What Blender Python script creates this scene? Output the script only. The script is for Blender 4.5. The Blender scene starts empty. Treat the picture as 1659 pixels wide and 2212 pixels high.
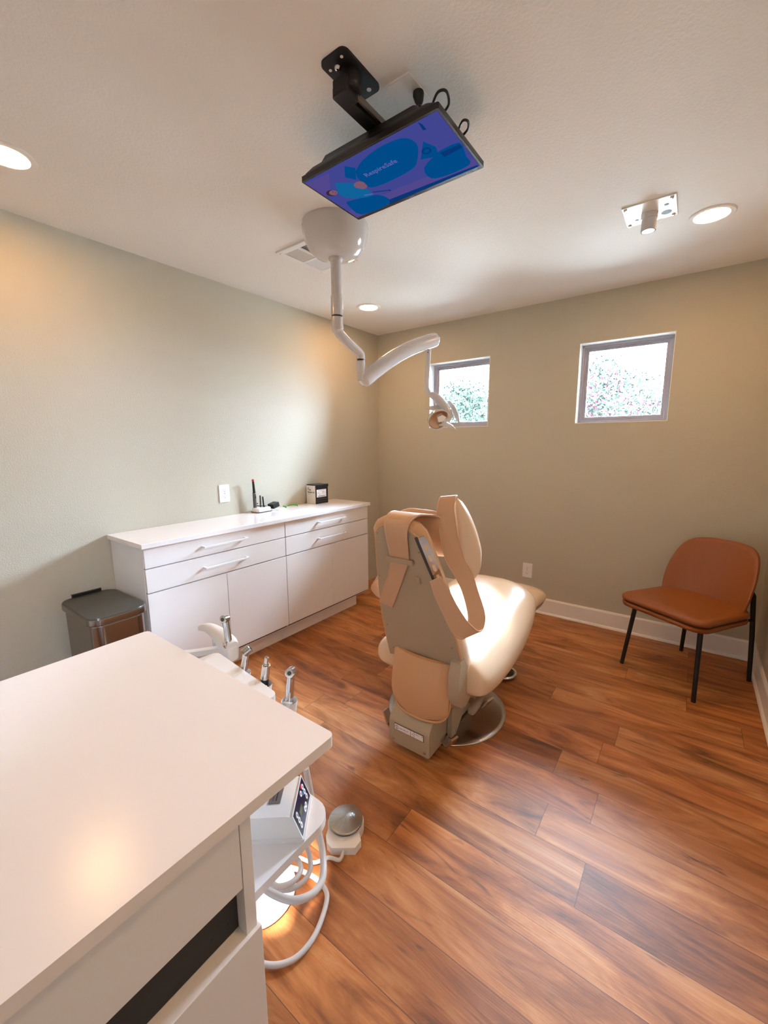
import bpy, bmesh, math, random
from mathutils import Vector as V, Matrix as M, Euler
random.seed(7)
S = bpy.context.scene
C = S.collection
PI = math.pi

# ------------------------------------------------------------------ materials
def lin(c):
    return tuple(((x/255)/12.92 if x/255 <= .04045 else ((x/255+.055)/1.055)**2.4) for x in c)

def mat(name, rgb, rough=.5, metal=0., spec=.5, coat=0., coat_rough=.1, trans=0., emit=None, estr=1., aniso=0., bump=None, ior=1.5):
    m = bpy.data.materials.new(name); m.use_nodes = True
    nt = m.node_tree; b = nt.nodes['Principled BSDF']
    b.inputs['Base Color'].default_value = (*lin(rgb), 1)
    b.inputs['Roughness'].default_value = rough
    b.inputs['Metallic'].default_value = metal
    b.inputs['Specular IOR Level'].default_value = spec
    b.inputs['Coat Weight'].default_value = coat
    b.inputs['Coat Roughness'].default_value = coat_rough
    b.inputs['Transmission Weight'].default_value = trans
    b.inputs['IOR'].default_value = ior
    b.inputs['Anisotropic'].default_value = aniso
    if emit:
        b.inputs['Emission Color'].default_value = (*lin(emit), 1)
        b.inputs['Emission Strength'].default_value = estr
    if bump:
        scale, strength, dist, detail = bump
        tc = nt.nodes.new('ShaderNodeTexCoord'); n = nt.nodes.new('ShaderNodeTexNoise'); bp = nt.nodes.new('ShaderNodeBump')
        n.inputs['Scale'].default_value = scale; n.inputs['Detail'].default_value = detail
        bp.inputs['Strength'].default_value = strength; bp.inputs['Distance'].default_value = dist
        nt.links.new(tc.outputs['Object'], n.inputs['Vector'])
        nt.links.new(n.outputs['Fac'], bp.inputs['Height'])
        nt.links.new(bp.outputs['Normal'], b.inputs['Normal'])
    return m

def emission(name, rgb, strength):
    m = bpy.data.materials.new(name); m.use_nodes = True
    nt = m.node_tree; nt.nodes.clear()
    e = nt.nodes.new('ShaderNodeEmission'); o = nt.nodes.new('ShaderNodeOutputMaterial')
    e.inputs['Color'].default_value = (*rgb, 1); e.inputs['Strength'].default_value = strength
    nt.links.new(e.outputs[0], o.inputs[0])
    return m

def glass_pane(name, tint=(1, 1, 1), fixed=None):
    m = bpy.data.materials.new(name); m.use_nodes = True
    nt = m.node_tree; nt.nodes.clear()
    t = nt.nodes.new('ShaderNodeBsdfTransparent'); g = nt.nodes.new('ShaderNodeBsdfGlossy')
    mx = nt.nodes.new('ShaderNodeMixShader'); o = nt.nodes.new('ShaderNodeOutputMaterial')
    fr = nt.nodes.new('ShaderNodeFresnel'); fr.inputs['IOR'].default_value = 1.45
    t.inputs['Color'].default_value = (*tint, 1); g.inputs['Roughness'].default_value = .02
    if fixed: mx.inputs[0].default_value = fixed
    else: nt.links.new(fr.outputs[0], mx.inputs[0])
    nt.links.new(t.outputs[0], mx.inputs[1]); nt.links.new(g.outputs[0], mx.inputs[2])
    nt.links.new(mx.outputs[0], o.inputs[0])
    return m

def wood_floor():
    m = bpy.data.materials.new('wood_planks'); m.use_nodes = True
    nt = m.node_tree; N = nt.nodes; L = nt.links; b = N['Principled BSDF']
    def node(t, **kw):
        n = N.new(t)
        for k, v in kw.items(): setattr(n, k, v)
        return n
    def math_(op, a, c=None, d=None):
        n = node('ShaderNodeMath', operation=op)
        for i, x in enumerate((a, c, d)):
            if x is None: continue
            if isinstance(x, (int, float)): n.inputs[i].default_value = x
            else: L.new(x, n.inputs[i])
        return n.outputs[0]
    def comb(x, y, z):
        n = node('ShaderNodeCombineXYZ')
        for i, q in enumerate((x, y, z)):
            if isinstance(q, (int, float)): n.inputs[i].default_value = q
            else: L.new(q, n.inputs[i])
        return n.outputs[0]
    def noise(vec, scale, detail, rough=.55, dist=0.):
        n = node('ShaderNodeTexNoise'); n.inputs['Scale'].default_value = scale; n.inputs['Detail'].default_value = detail
        n.inputs['Roughness'].default_value = rough; n.inputs['Distortion'].default_value = dist
        L.new(vec, n.inputs['Vector']); return n.outputs['Fac']
    def ramp(f, stops):
        n = node('ShaderNodeValToRGB'); r = n.color_ramp
        while len(r.elements) < len(stops): r.elements.new(.5)
        for e, (p, c) in zip(r.elements, stops): e.position = p; e.color = (*lin(c), 1) if isinstance(c, tuple) else (c, c, c, 1)
        L.new(f, n.inputs[0]); return n.outputs[0]
    def mixc(f, a, c, mode='MIX'):
        n = node('ShaderNodeMix', data_type='RGBA', blend_type=mode)
        if isinstance(f, (int, float)): n.inputs[0].default_value = f
        else: L.new(f, n.inputs[0])
        L.new(a, n.inputs[6]); L.new(c, n.inputs[7]); return n.outputs[2]
    tc = node('ShaderNodeTexCoord'); sp = node('ShaderNodeSeparateXYZ'); L.new(tc.outputs['Object'], sp.inputs[0])
    x, y = sp.outputs[0], sp.outputs[1]
    PW, PLN = .168, 1.22
    yr = math_('DIVIDE', math_('ADD', y, 4.742), PW)
    row = math_('FLOOR', yr); yf = math_('SUBTRACT', yr, row)
    wn = node('ShaderNodeTexWhiteNoise', noise_dimensions='1D'); L.new(row, wn.inputs['W'])
    xr = math_('ADD', math_('DIVIDE', x, PLN), math_('MULTIPLY', wn.outputs['Value'], 7.3))
    col = math_('FLOOR', xr); xf = math_('SUBTRACT', xr, col)
    w2 = node('ShaderNodeTexWhiteNoise', noise_dimensions='2D'); L.new(comb(row, col, 0), w2.inputs['Vector'])
    rnd = w2.outputs['Value']
    off = math_('MULTIPLY', rnd, 37.)
    # broad figure, fine grain, dark knots
    broad = noise(comb(math_('ADD', math_('MULTIPLY', x, 1.3), off), math_('MULTIPLY', y, 6.5), off), 1.5, 6, .62, 1.3)
    fine = noise(comb(math_('ADD', math_('MULTIPLY', x, 3.), off), math_('MULTIPLY', y, 120.), off), 1.0, 4, .6, .3)
    knot = noise(comb(math_('ADD', math_('MULTIPLY', x, 2.6), off), math_('MULTIPLY', y, 10.), off), 1.1, 3, .6, 1.6)
    base = ramp(broad, [(.27, (96, 56, 27)), (.41, (152, 92, 45)), (.54, (184, 118, 65)), (.72, (212, 156, 101))])
    g = ramp(fine, [(.3, .72), (.6, 1.0)])
    c1 = mixc(.55, base, g, 'MULTIPLY')
    tone = ramp(rnd, [(0., (214, 196, 172)), (.35, (238, 224, 206)), (.7, (255, 255, 255)), (1., (255, 236, 210))])
    c2 = mixc(1., c1, tone, 'MULTIPLY')
    kf = ramp(knot, [(.63, 0.), (.75, 1.)])
    dk = node('ShaderNodeRGB'); dk.outputs[0].default_value = (*lin((62, 36, 20)), 1)
    c3 = mixc(math_('MULTIPLY', kf, .8), c2, dk.outputs[0])
    ed = math_('MINIMUM', math_('MULTIPLY', math_('MINIMUM', yf, math_('SUBTRACT', 1., yf)), PW), math_('MULTIPLY', math_('MINIMUM', xf, math_('SUBTRACT', 1., xf)), PLN))
    seam = math_('LESS_THAN', ed, .0011)
    dk2 = node('ShaderNodeRGB'); dk2.outputs[0].default_value = (*lin((70, 38, 18)), 1)
    c4 = mixc(math_('MULTIPLY', seam, .75), c3, dk2.outputs[0])
    L.new(c4, b.inputs['Base Color'])
    rr = node('ShaderNodeMapRange'); rr.inputs[3].default_value = .42; rr.inputs[4].default_value = .56
    L.new(fine, rr.inputs[0]); L.new(rr.outputs[0], b.inputs['Roughness'])
    b.inputs['Specular IOR Level'].default_value = .5
    bp = node('ShaderNodeBump'); bp.inputs['Strength'].default_value = .25; bp.inputs['Distance'].default_value = .002
    L.new(math_('SUBTRACT', fine, math_('MULTIPLY', seam, 1.)), bp.inputs['Height']); L.new(bp.outputs[0], b.inputs['Normal'])
    return m

WALL = (190, 184, 167)
MT = dict(
    wall=mat('wall_paint', WALL, .7, spec=.2, bump=(150, .35, .004, 3)),
    ceiling=mat('ceiling_paint', (238, 234, 228), .6, spec=.3, bump=(110, .3, .005, 3)),
    trim=mat('white_trim', (238, 232, 226), .4),
    floor=wood_floor(),
    laminate=mat('white_laminate', (236, 231, 229), .45, spec=.4),
    quartz=mat('white_quartz', (240, 234, 232), .07, spec=.5),
    cartquartz=mat('cart_quartz', (240, 230, 224), .22, spec=.35),
    gap=mat('dark_gap', (40, 38, 38), .6),
    steel=mat('brushed_steel', (184, 182, 180), .24, metal=1., aniso=.5),
    bin_steel=mat('bin_steel', (150, 146, 142), .2, metal=1.),
    bin_lid=mat('bin_lid', (96, 94, 88), .3, metal=.7),
    chrome=mat('chrome', (215, 213, 212), .12, metal=1.),
    castmetal=mat('cast_metal', (150, 140, 130), .35, metal=1.),
    black=mat('black_plastic', (16, 15, 16), .42),
    blackmetal=mat('black_powder_metal', (14, 14, 16), .5),
    white=mat('white_plastic', (236, 234, 232), .35),
    greywhite=mat('grey_white_enamel', (202, 198, 196), .18, coat=.4),
    vinyl=mat('cream_vinyl', (226, 198, 168), .27, spec=.5),
    vinylstrap=mat('strap_vinyl', (206, 166, 134), .4, spec=.4),
    vinylback=mat('tan_vinyl', (206, 160, 118), .42, spec=.4),
    enamel=mat('beige_enamel', (176, 160, 136), .4, bump=(900, .12, .001, 2)),
    leather=mat('cognac_leather', (136, 70, 20), .42, bump=(500, .18, .0015, 3)),
    leatherdark=mat('dark_seam', (52, 26, 14), .6),
    bezel=mat('television_bezel', (20, 17, 18), .35),
    hose=mat('grey_hose', (206, 202, 200), .35),
    glass=glass_pane('window_glass'),
    lens=glass_pane('clear_lens', (.97, .98, .98), fixed=.12),
    vinylframe=mat('window_vinyl', (166, 163, 170), .4),
    reveal=mat('reveal_white', (240, 240, 238), .6),
    lamp=emission('lamp_warm', (1., .54, .22), 98.),
    red=mat('red_tip', (196, 44, 22), .3),
    green=mat('green_temple', (60, 170, 40), .3),
    graphite=mat('graphite', (92, 86, 84), .4, metal=.3),
    carton=mat('carton_white', (232, 222, 212), .5),
    ink=mat('printed_ink', (40, 36, 36), .6),
    inkgrey=mat('printed_grey', (150, 148, 150), .6),
    paper=mat('label_paper', (240, 236, 236), .5),
    navy=mat('keypad_navy', (24, 22, 56), .35),
    keyred=mat('key_red', (200, 40, 70), .4),
    keyblue=mat('key_blue', (70, 110, 160), .4),
    lcd=mat('lcd_green', (92, 100, 70), .3),
    plategrey=mat('grey_plate', (116, 104, 102), .45),
    darkslot=mat('dark_slot', (70, 62, 62), .6),
    leaf=mat('leaf_green', (25, 30, 25), .8, spec=0),
    bloom=mat('blossom_pink', (52, 24, 32), .8, spec=0),
    bark=mat('bark', (110, 92, 76), .8),
    pavement=mat('pale_pavement', (206, 200, 190), .9),
)

# ------------------------------------------------------------------ mesh builder
class MB:
    def __init__(s): s.v = []; s.f = []; s.m = []; s.flat = []
    def add(s, vs, fs, m=0, flat=False):
        o = len(s.v); s.v += [V(p) for p in vs]
        for f in fs: s.f.append([i+o for i in f]); s.m.append(m); s.flat.append(flat)
        return s
    def _bm(s, bm, m, mtx=None):
        if mtx: bm.transform(mtx)
        bm.verts.index_update()
        s.add([v.co.copy() for v in bm.verts], [[v.index for v in f.verts] for f in bm.faces], m); bm.free(); return s
    def box(s, a, b, bev=0, m=0, seg=2, mtx=None):
        bm = bmesh.new(); bmesh.ops.create_cube(bm, size=1)
        a = V(a); b = V(b); sz = b-a; c = (a+b)/2
        for v in bm.verts: v.co = V((v.co.x*sz.x, v.co.y*sz.y, v.co.z*sz.z))+c
        if bev: bmesh.ops.bevel(bm, geom=list(bm.edges), offset=bev, segments=seg, affect='EDGES', profile=.5)
        return s._bm(bm, m, mtx)
    def cyl(s, p0, p1, r0, r1=None, n=24, m=0, cap=True):
        r1 = r0 if r1 is None else r1
        return s.tube([p0, p1], [r0, r1], n, m, cap)
    def tube(s, pts, r, n=14, m=0, cap=True, closed=False):
        pts = [V(p) for p in pts]; k = len(pts)
        rs = r if isinstance(r, (list, tuple)) else [r]*k
        rings = []; ref = None
        for i, p in enumerate(pts):
            if closed: t = pts[(i+1) % k]-pts[i-1]
            else: t = pts[min(i+1, k-1)]-pts[max(i-1, 0)]
            t.normalize()
            if ref is None: ref = V((0, 0, 1)) if abs(t.z) < .9 else V((1, 0, 0))
            ref = (ref-t*ref.dot(t)).normalized(); bn = t.cross(ref)
            rings.append([p+(ref*math.cos(a)+bn*math.sin(a))*rs[i] for a in [2*PI*j/n for j in range(n)]])
        return s.loft(rings, m, cap, closed)
    def loft(s, rings, m=0, cap=True, closed=False):
        n = len(rings[0]); vs = [p for r in rings for p in r]; fs = []
        k = len(rings)
        for i in range(k if closed else k-1):
            a = i*n; b = ((i+1) % k)*n
            for j in range(n):
                j2 = (j+1) % n; fs.append([a+j, a+j2, b+j2, b+j])
        if cap and not closed: fs.append(list(range(n))[::-1]); fs.append([(k-1)*n+j for j in range(n)])
        return s.add(vs, fs, m)
    def lathe(s, prof, c, n=40, m=0, mtx=None):
        # profile (r,z) pairs, about the vertical axis through c
        c = V(c); rings = [[V((r*math.cos(2*PI*j/n), r*math.sin(2*PI*j/n), z)) for j in range(n)] for r, z in prof]
        mtx = mtx or M.Identity(4)
        rings = [[c+(mtx @ p) for p in rg] for rg in rings]
        return s.loft(rings, m)
    def prism(s, poly, o, ax, ay, az, m=0, flat=False):
        # polygon (2D) in the plane o+ax*u+ay*v, extruded along az
        o, ax, ay, az = V(o), V(ax), V(ay), V(az); n = len(poly)
        a = [o+ax*u+ay*v for u, v in poly]; b = [p+az for p in a]
        fs = [list(range(n))[::-1], [n+i for i in range(n)]]+[[i, (i+1) % n, n+(i+1) % n, n+i] for i in range(n)]
        return s.add(a+b, fs, m, flat)
    def face(s, pts, m=0):
        return s.add(pts, [list(range(len(pts)))], m)
    def ribbon(s, pts, wv, w, th, m=0, sub=6, pipe=0):
        pts = catmull([V(p) for p in pts], sub); wv = [x.normalized() for x in catmull([V(p) for p in wv], sub)]
        ws = catmull1(w if isinstance(w, (list, tuple)) else [w]*((len(pts)-1)//sub+1), sub)
        rings = []; e0 = []; e1 = []
        k = len(pts)
        for i, p in enumerate(pts):
            t = (pts[min(i+1, k-1)]-pts[max(i-1, 0)]).normalized(); n = t.cross(wv[i]).normalized()
            a = wv[i]*ws[i]/2; h = n*th/2
            if pipe: e0.append(p-a); e1.append(p+a)
            rings.append([p-a-h*.5, p-a*.93-h, p+a*.93-h, p+a-h*.5, p+a+h*.5, p+a*.93+h, p-a*.93+h, p-a+h*.5])
        if pipe: s.tube(e0, pipe, 8, m); s.tube(e1, pipe, 8, m)
        return s.loft(rings, m)
    def text(s, body, size, o, ax, ay, m=0, lift=0.0004, align='LEFT', bold=0.):
        cu = bpy.data.curves.new('lettering', 'FONT'); cu.body = body; cu.size = size; cu.align_x = align; cu.resolution_u = 2; cu.offset = bold
        ob = bpy.data.objects.new('lettering', cu); C.objects.link(ob); bpy.context.view_layer.update()
        me = ob.evaluated_get(bpy.context.evaluated_depsgraph_get()).to_mesh()
        o, ax, ay = V(o), V(ax).normalized(), V(ay).normalized(); nz = ax.cross(ay)*lift
        s.add([o+ax*v.co.x+ay*v.co.y+nz for v in me.vertices], [list(p.vertices) for p in me.polygons], m, True)
        bpy.data.objects.remove(ob); bpy.data.curves.remove(cu)
        return s
    def xf(s, mtx):
        s.v = [mtx @ p for p in s.v]; return s
    def build(s, name, mats, parent=None, sharp=38, recalc=True):
        me = bpy.data.meshes.new(name)
        o = origin(parent) if parent else V((0, 0, 0))
        me.from_pydata([tuple(p-o) for p in s.v], [], s.f)
        if not isinstance(mats, (list, tuple)): mats = [mats]
        for x in mats: me.materials.append(MT[x] if isinstance(x, str) else x)
        for p, k, fl in zip(me.polygons, s.m, s.flat): p.material_index = k; p.use_smooth = not fl
        if recalc:
            bm = bmesh.new(); bm.from_mesh(me); bmesh.ops.recalc_face_normals(bm, faces=bm.faces); bm.to_mesh(me); bm.free()
        me.set_sharp_from_angle(angle=math.radians(sharp))
        ob = bpy.data.objects.new(name, me); C.objects.link(ob)
        if parent: ob.parent = parent
        if len(s.f) < 6000:
            wm = ob.modifiers.new('weighted_normals', 'WEIGHTED_NORMAL'); wm.keep_sharp = True; wm.weight = 60
        return ob

def origin(o):
    p = V((0, 0, 0))
    while o: p += o.location; o = o.parent
    return p
def catmull(p, sub=6):
    out = []; n = len(p)
    for i in range(n-1):
        p0, p1, p2, p3 = p[max(i-1, 0)], p[i], p[i+1], p[min(i+2, n-1)]
        for k in range(sub):
            t = k/sub
            out.append(.5*((2*p1)+(p2-p0)*t+(2*p0-5*p1+4*p2-p3)*t*t+(3*p1-p0-3*p2+p3)*t**3))
    out.append(p[-1].copy() if hasattr(p[-1], 'copy') else p[-1]); return out
def catmull1(p, sub): return catmull([float(x) for x in p], sub)
def smooth_path(p, sub=6): return catmull([V(q) for q in p], sub)
def rrect(x0, y0, x1, y1, r, n=6, corners=(1, 1, 1, 1)):
    out = []
    for k, (cx, cy, a0) in enumerate(((x0+r, y0+r, PI), (x1-r, y0+r, 1.5*PI), (x1-r, y1-r, 0), (x0+r, y1-r, .5*PI))):
        if corners[k]:
            for i in range(n+1):
                a = a0+i*PI/2/n; out.append((cx+r*math.cos(a), cy+r*math.sin(a)))
        else: out.append(((x0, y0), (x1, y0), (x1, y1), (x0, y1))[k])
    return out
def superell(hx, hy, p=3., n=40):
    out = []
    for j in range(n):
        a = 2*PI*j/n; c, s_ = math.cos(a), math.sin(a)
        out.append((hx*math.copysign(abs(c)**(2/p), c), hy*math.copysign(abs(s_)**(2/p), s_)))
    return out
def interp(keys, t):
    # keys: [(t, values...)] smooth (catmull-like cosine) interpolation
    for a, b in zip(keys, keys[1:]):
        if t <= b[0]:
            f = (t-a[0])/(b[0]-a[0]); f = max(0, min(1, f))
            return [x+(y-x)*f for x, y in zip(a[1:], b[1:])]
    return list(keys[-1][1:])

def thing(name, label, cat, loc=(0, 0, 0), group=None):
    o = bpy.data.objects.new(name, None); C.objects.link(o); o.location = loc; o.empty_display_size = .1
    o['label'] = label; o['category'] = cat
    if group: o['group'] = group
    return o
def tag(o, label, cat, group=None):
    o['label'] = label; o['category'] = cat
    if group: o['group'] = group
    return o
def struct(o): o['kind'] = 'structure'; return o
def dup(root, loc, label):
    r = root.copy(); C.objects.link(r); r.location = loc; r['label'] = label
    for ch in list(root.children):
        c = ch.copy(); C.objects.link(c); c.parent = r
        for g in ch.children:
            d = g.copy(); C.objects.link(d); d.parent = c
    return r

H = 2.44; XW = 3.018; YF = -4.6
# ------------------------------------------------------------------ the room
struct(MB().box((-.12, YF-.12, -.1), (XW+.12, .14, 0)).build('floor', 'floor'))
struct(MB().box((-.12, YF-.12, H), (XW+.12, .14, H+.1)).build('ceiling', 'ceiling'))
struct(MB().box((-.12, YF-.12, 0), (0, .14, H)).build('wall_left', 'wall'))
WY = (-4.40, -4.10)   # unseen side window behind the camera, added to bring in daylight
wr = MB(); wr.box((XW, YF-.12, 0), (XW+.12, WY[0], H)); wr.box((XW, WY[1], 0), (XW+.12, .14, H)); wr.box((XW, WY[0], 0), (XW+.12, WY[1], 1.538)); wr.box((XW, WY[0], 2.108), (XW+.12, WY[1], H))
struct(wr.build('wall_right', 'wall'))
struct(MB().box((0, YF-.12, 0), (XW, YF, H)).build('wall_front', 'wall'))
WX = [(.592, 1.166), (1.851, 2.427)]; WZ = (1.538, 2.108)
w = MB()
w.box((0, 0, 0), (XW, .14, WZ[0])); w.box((0, 0, WZ[1]), (XW, .14, H))
w.box((0, 0, WZ[0]), (WX[0][0], .14, WZ[1])); w.box((WX[0][1], 0, WZ[0]), (WX[1][0], .14, WZ[1])); w.box((WX[1][1], 0, WZ[0]), (XW, .14, WZ[1]))
struct(w.build('wall_back', 'wall'))
BH = .132
def baseboard(name, p0, p1, n):
    p0, p1, n = V(p0), V(p1), V(n)
    prof = [(0, 0), (.026, 0), (.026, .006), (.022, .014), (.014, .018), (.014, BH-.012), (.009, BH), (0, BH)]
    b = MB().prism(prof, p0, n, (0, 0, 1), p1-p0)
    struct(b.build(name, 'trim', sharp=20))
baseboard('baseboard_back', (.0, 0, 0), (XW, 0, 0), (0, -1, 0))
baseboard('baseboard_right', (XW, YF, 0), (XW, -.001, 0), (-1, 0, 0))
baseboard('baseboard_left', (0, YF, 0), (0, -2.53, 0), (1, 0, 0))
baseboard('baseboard_front', (0, YF, 0), (XW, YF, 0), (0, 1, 0))

for i, (x0, x1) in enumerate(WX):
    wn = bpy.data.objects.new('window_%d' % (i+1), None); C.objects.link(wn); wn.location = (x0, 0, WZ[0]); struct(wn)
    z0, z1 = WZ; l = MB(); t = .004
    l.box((x0, .001, z0), (x0+t, .139, z1)); l.box((x1-t, .001, z0), (x1, .139, z1))
    l.box((x0+t, .001, z0), (x1-t, .139, z0+t)); l.box((x0+t, .001, z1-t), (x1-t, .139, z1))
    struct(l.build('window_liner', 'reveal', wn))
    f = MB()
    for (o, wd, y0, y1) in ((.004, .018, .078, .125), (.02, .013, .088, .12), (.031, .018, .096, .118)):
        a0, a1, c0, c1 = x0+o, x1-o, z0+o, z1-o
        f.box((a0, y0, c0), (a0+wd, y1, c1), .002); f.box((a1-wd, y0, c0), (a1, y1, c1), .002)
        f.box((a0+wd, y0, c0), (a1-wd, y1, c0+wd), .002); f.box((a0+wd, y0, c1-wd), (a1-wd, y1, c1), .002)
    struct(f.build('window_frame', 'vinylframe', wn))
    struct(MB().box((x0+.045, .105, z0+.045), (x1-.045, .109, z1-.045)).build('window_pane', 'glass', wn))
wn = bpy.data.objects.new('window_3', None); C.objects.link(wn); wn.location = (XW, WY[0], WZ[0]); struct(wn)  # opening added for its daylight, with the frame and pane below
f = MB()
for (o, wd, a0, a1) in ((.0, .02, .06, .11), (.02, .028, .075, .1)):
    y0, y1, z0, z1 = WY[0]+o, WY[1]-o, WZ[0]+o, WZ[1]-o
    f.box((XW+a0, y0, z0), (XW+a1, y0+wd, z1), .002); f.box((XW+a0, y1-wd, z0), (XW+a1, y1, z1), .002)
    f.box((XW+a0, y0+wd, z0), (XW+a1, y1-wd, z0+wd), .002); f.box((XW+a0, y0+wd, z1-wd), (XW+a1, y1-wd, z1), .002)
struct(f.build('window_frame', 'vinylframe', wn))
struct(MB().box((XW+.085, WY[0]+.045, WZ[0]+.045), (XW+.089, WY[1]-.045, WZ[1]-.045)).build('window_pane', 'glass', wn))
struct(MB().box((XW+.6, -40, -.3), (40, .6, -.2)).build('ground', 'pavement'))
struct(MB().box((-30, .6, -.3), (30, 40, -.2)).build('ground', 'pavement'))

# ------------------------------------------------------------------ trees outside
def tree(loc, label, blooms, seed, shells):
    rnd = random.Random(seed); r = thing('flowering_tree' if blooms else 'leafy_tree', label, 'tree', loc)
    L = V(loc)
    tr = MB()
    for k in range(3):
        a = k*2.1; d = V((math.cos(a), math.sin(a), 0))
        tr.tube(smooth_path([L+d*.05, L+d*.2+V((0, 0, .8)), L+d*.55+V((0, 0, 1.8)), L+d*.7+V((0, 0, 2.2))]), .04, 8)
    tr.build('trunk', 'bark', r)
    fo = MB(); bl = MB()
    for n, (cx, cy, cz, rad, cnt) in enumerate(shells):
        for k in range(cnt):
            d = V((rnd.gauss(0, 1), rnd.gauss(0, 1), rnd.gauss(0, 1))).normalized()
            p = L+V((cx, cy, cz))+d*rad*rnd.uniform(.55, 1.03)
            u = V((rnd.gauss(0, 1), rnd.gauss(0, 1), rnd.gauss(0, 1))).normalized(); w_ = d.cross(u).normalized()*.5+u*.2
            s_ = rnd.uniform(.022, .045); q = u*s_; h = w_.normalized()*s_*.55
            tgt = bl if (blooms and rnd.random() < .22) else fo
            tgt.add([p-q, p-h, p+q, p+h], [[0, 1, 2, 3]])
    fo.build('foliage', 'leaf', r, recalc=False)
    if blooms: bl.build('blossoms', 'bloom', r, recalc=False)
tree((1.25, 5.2, -.2), 'pink blossoming tree seen through the wider nearer window on the right', True, 3,
     [(.25, 0, 2.2, .75, 2600), (-.2, .1, 2.6, .6, 1800), (.7, .1, 1.9, .6, 1600), (-.6, .2, 1.9, .7, 1800)])
tree((-.95, 3.5, -.2), 'green leafy tree seen through the left window behind the dental light', False, 5,
     [(.1, 0, 2.0, .75, 2600), (-.55, .1, 1.8, .6, 1800), (.6, .1, 2.05, .6, 1800), (0, .3, 2.35, .4, 900)])

# ------------------------------------------------------------------ ceiling things
def downlight(x, y):
    t = thing('recessed_downlight', '', 'ceiling light', (x, y, H), 'recessed ceiling downlights')
    MB().lathe([(.066, -.001), (.07, -.005), (.088, -.006), (.092, -.003), (.092, .0), (.066, .0)], (x, y, H)).build('trim_ring', 'white', t)
    MB().lathe([(.0005, -.0035), (.066, -.0035), (.066, -.0005), (.0005, -.0005)], (x, y, H)).build('lens', 'lamp', t)
    return t
dl = downlight(.462, -.72); dl['label'] = 'lit recessed ceiling light beside the dental light pole, near the back corner'
dup(dl, (2.555, -.785, H), 'lit recessed ceiling light beside the ceiling plate with a pipe stub')
dup(dl, (.475, -2.855, H), 'lit recessed ceiling light over the steel bin, cut by the photo edge')
dup(dl, (2.56, -2.9, H), 'lit recessed ceiling light above the camera, outside the picture')

# vent register
vx0, vx1, vy0, vy1 = .64, .935, -1.765, -1.41
t = thing('ceiling_vent', 'white four-way ceiling vent register behind the dental light dome', 'vent', (.79, -1.59, H))
f = MB(); b = .036
f.box((vx0, vy0, H-.009), (vx0+b, vy1, H), .002); f.box((vx1-b, vy0, H-.009), (vx1, vy1, H), .002)
f.box((vx0+b, vy0, H-.009), (vx1-b, vy0+b, H), .002); f.box((vx0+b, vy1-b, H-.009), (vx1-b, vy1, H), .002)
cx, cy = (vx0+vx1)/2, (vy0+vy1)/2
f.box((cx-.007, vy0+b, H-.009), (cx+.007, vy1-b, H-.001), .001); f.box((vx0+b, cy-.007, H-.009), (vx1-b, cy+.007, H-.001), .001)
f.build('frame', 'white', t)
MB().box((vx0+.02, vy0+.02, H-.0012), (vx1-.02, vy1-.02, H-.0002)).build('backing', 'gap', t)
for qx in (0, 1):
    for qy in (0, 1):
        xa, xb = (vx0+b, cx-.007) if qx == 0 else (cx+.007, vx1-b)
        ya, yb = (vy0+b, cy-.007) if qy == 0 else (cy+.007, vy1-b)
        lv = MB(); n = 8
        along_x = (qx+qy) % 2 == 0
        for k in range(n):
            if along_x:
                yy = ya+(yb-ya)*(k+.5)/n; tilt = .75 if qy else -.75
                mt = M.Translation((0, yy, H-.005)) @ M.Rotation(tilt, 4, 'X')
                lv.box((xa, -.0052, -.0006), (xb, .0052, .0006), 0, mtx=mt)
            else:
                xx = xa+(xb-xa)*(k+.5)/n; tilt = .75 if qx else -.75
                mt = M.Translation((xx, 0, H-.005)) @ M.Rotation(tilt, 4, 'Y')
                lv.box((-.0052, ya, -.0006), (.0052, yb, .0006), 0, mtx=mt)
        lv.build('louver', 'white', t)
for xx, yy in ((vx0+.018, vy0+.018), (vx1-.018, vy0+.018), (vx0+.018, vy1-.018), (vx1-.018, vy1-.018)):
    MB().lathe([(.0005, -.0115), (.0035, -.0105), (.004, -.008)], (xx, yy, H), 12).build('screw', 'chrome', t)

# plate with pipe stub
t = thing('ceiling_plate', 'white rectangular ceiling plate with a short pipe stub, beside a downlight', 'plate', (2.325, -1.0, H))
px0, px1, py0, py1 = 2.225, 2.43, -1.1, -.9
MB().box((px0, py0, H-.006), (px1, py1, H), .002).build('plate', 'white', t)
MB().tube([(2.325, -.985, H-.004), (2.325, -.985, H-.03), (2.325, -.985, H-.0305), (2.325, -.985, H-.08)], [.033, .033, .03, .03], 32, cap=False).tube([(2.325, -.985, H-.08), (2.325, -.985, H-.05)], [.026, .026], 32).lathe([(.03, -.08), (.026, -.08)], (2.325, -.985, H), 32).build('pipe_stub', ['greywhite', 'gap'], t)
MB().lathe([(.0005, -.0505), (.0255, -.0505), (.0255, -.049)], (2.325, -.985, H), 32).build('pipe_hole', 'gap', t)
for xx, yy in ((px0+.014, py0+.014), (px1-.016, py0+.016), (px1-.016, py1-.016), (px0+.014, py1-.014)):
    MB().lathe([(.0005, -.013), (.006, -.012), (.008, -.006)], (xx, yy, H), 14).build('screw', 'chrome', t)
for xx, yy, rr in ((2.388, -.955, .02), (2.392, -1.03, .009), (2.272, -.955, .008)):
    MB().lathe([(.0005, -.0068), (rr, -.0068), (rr, -.006)], (xx, yy, H), 22).build('plate_hole', 'darkslot', t)

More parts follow.
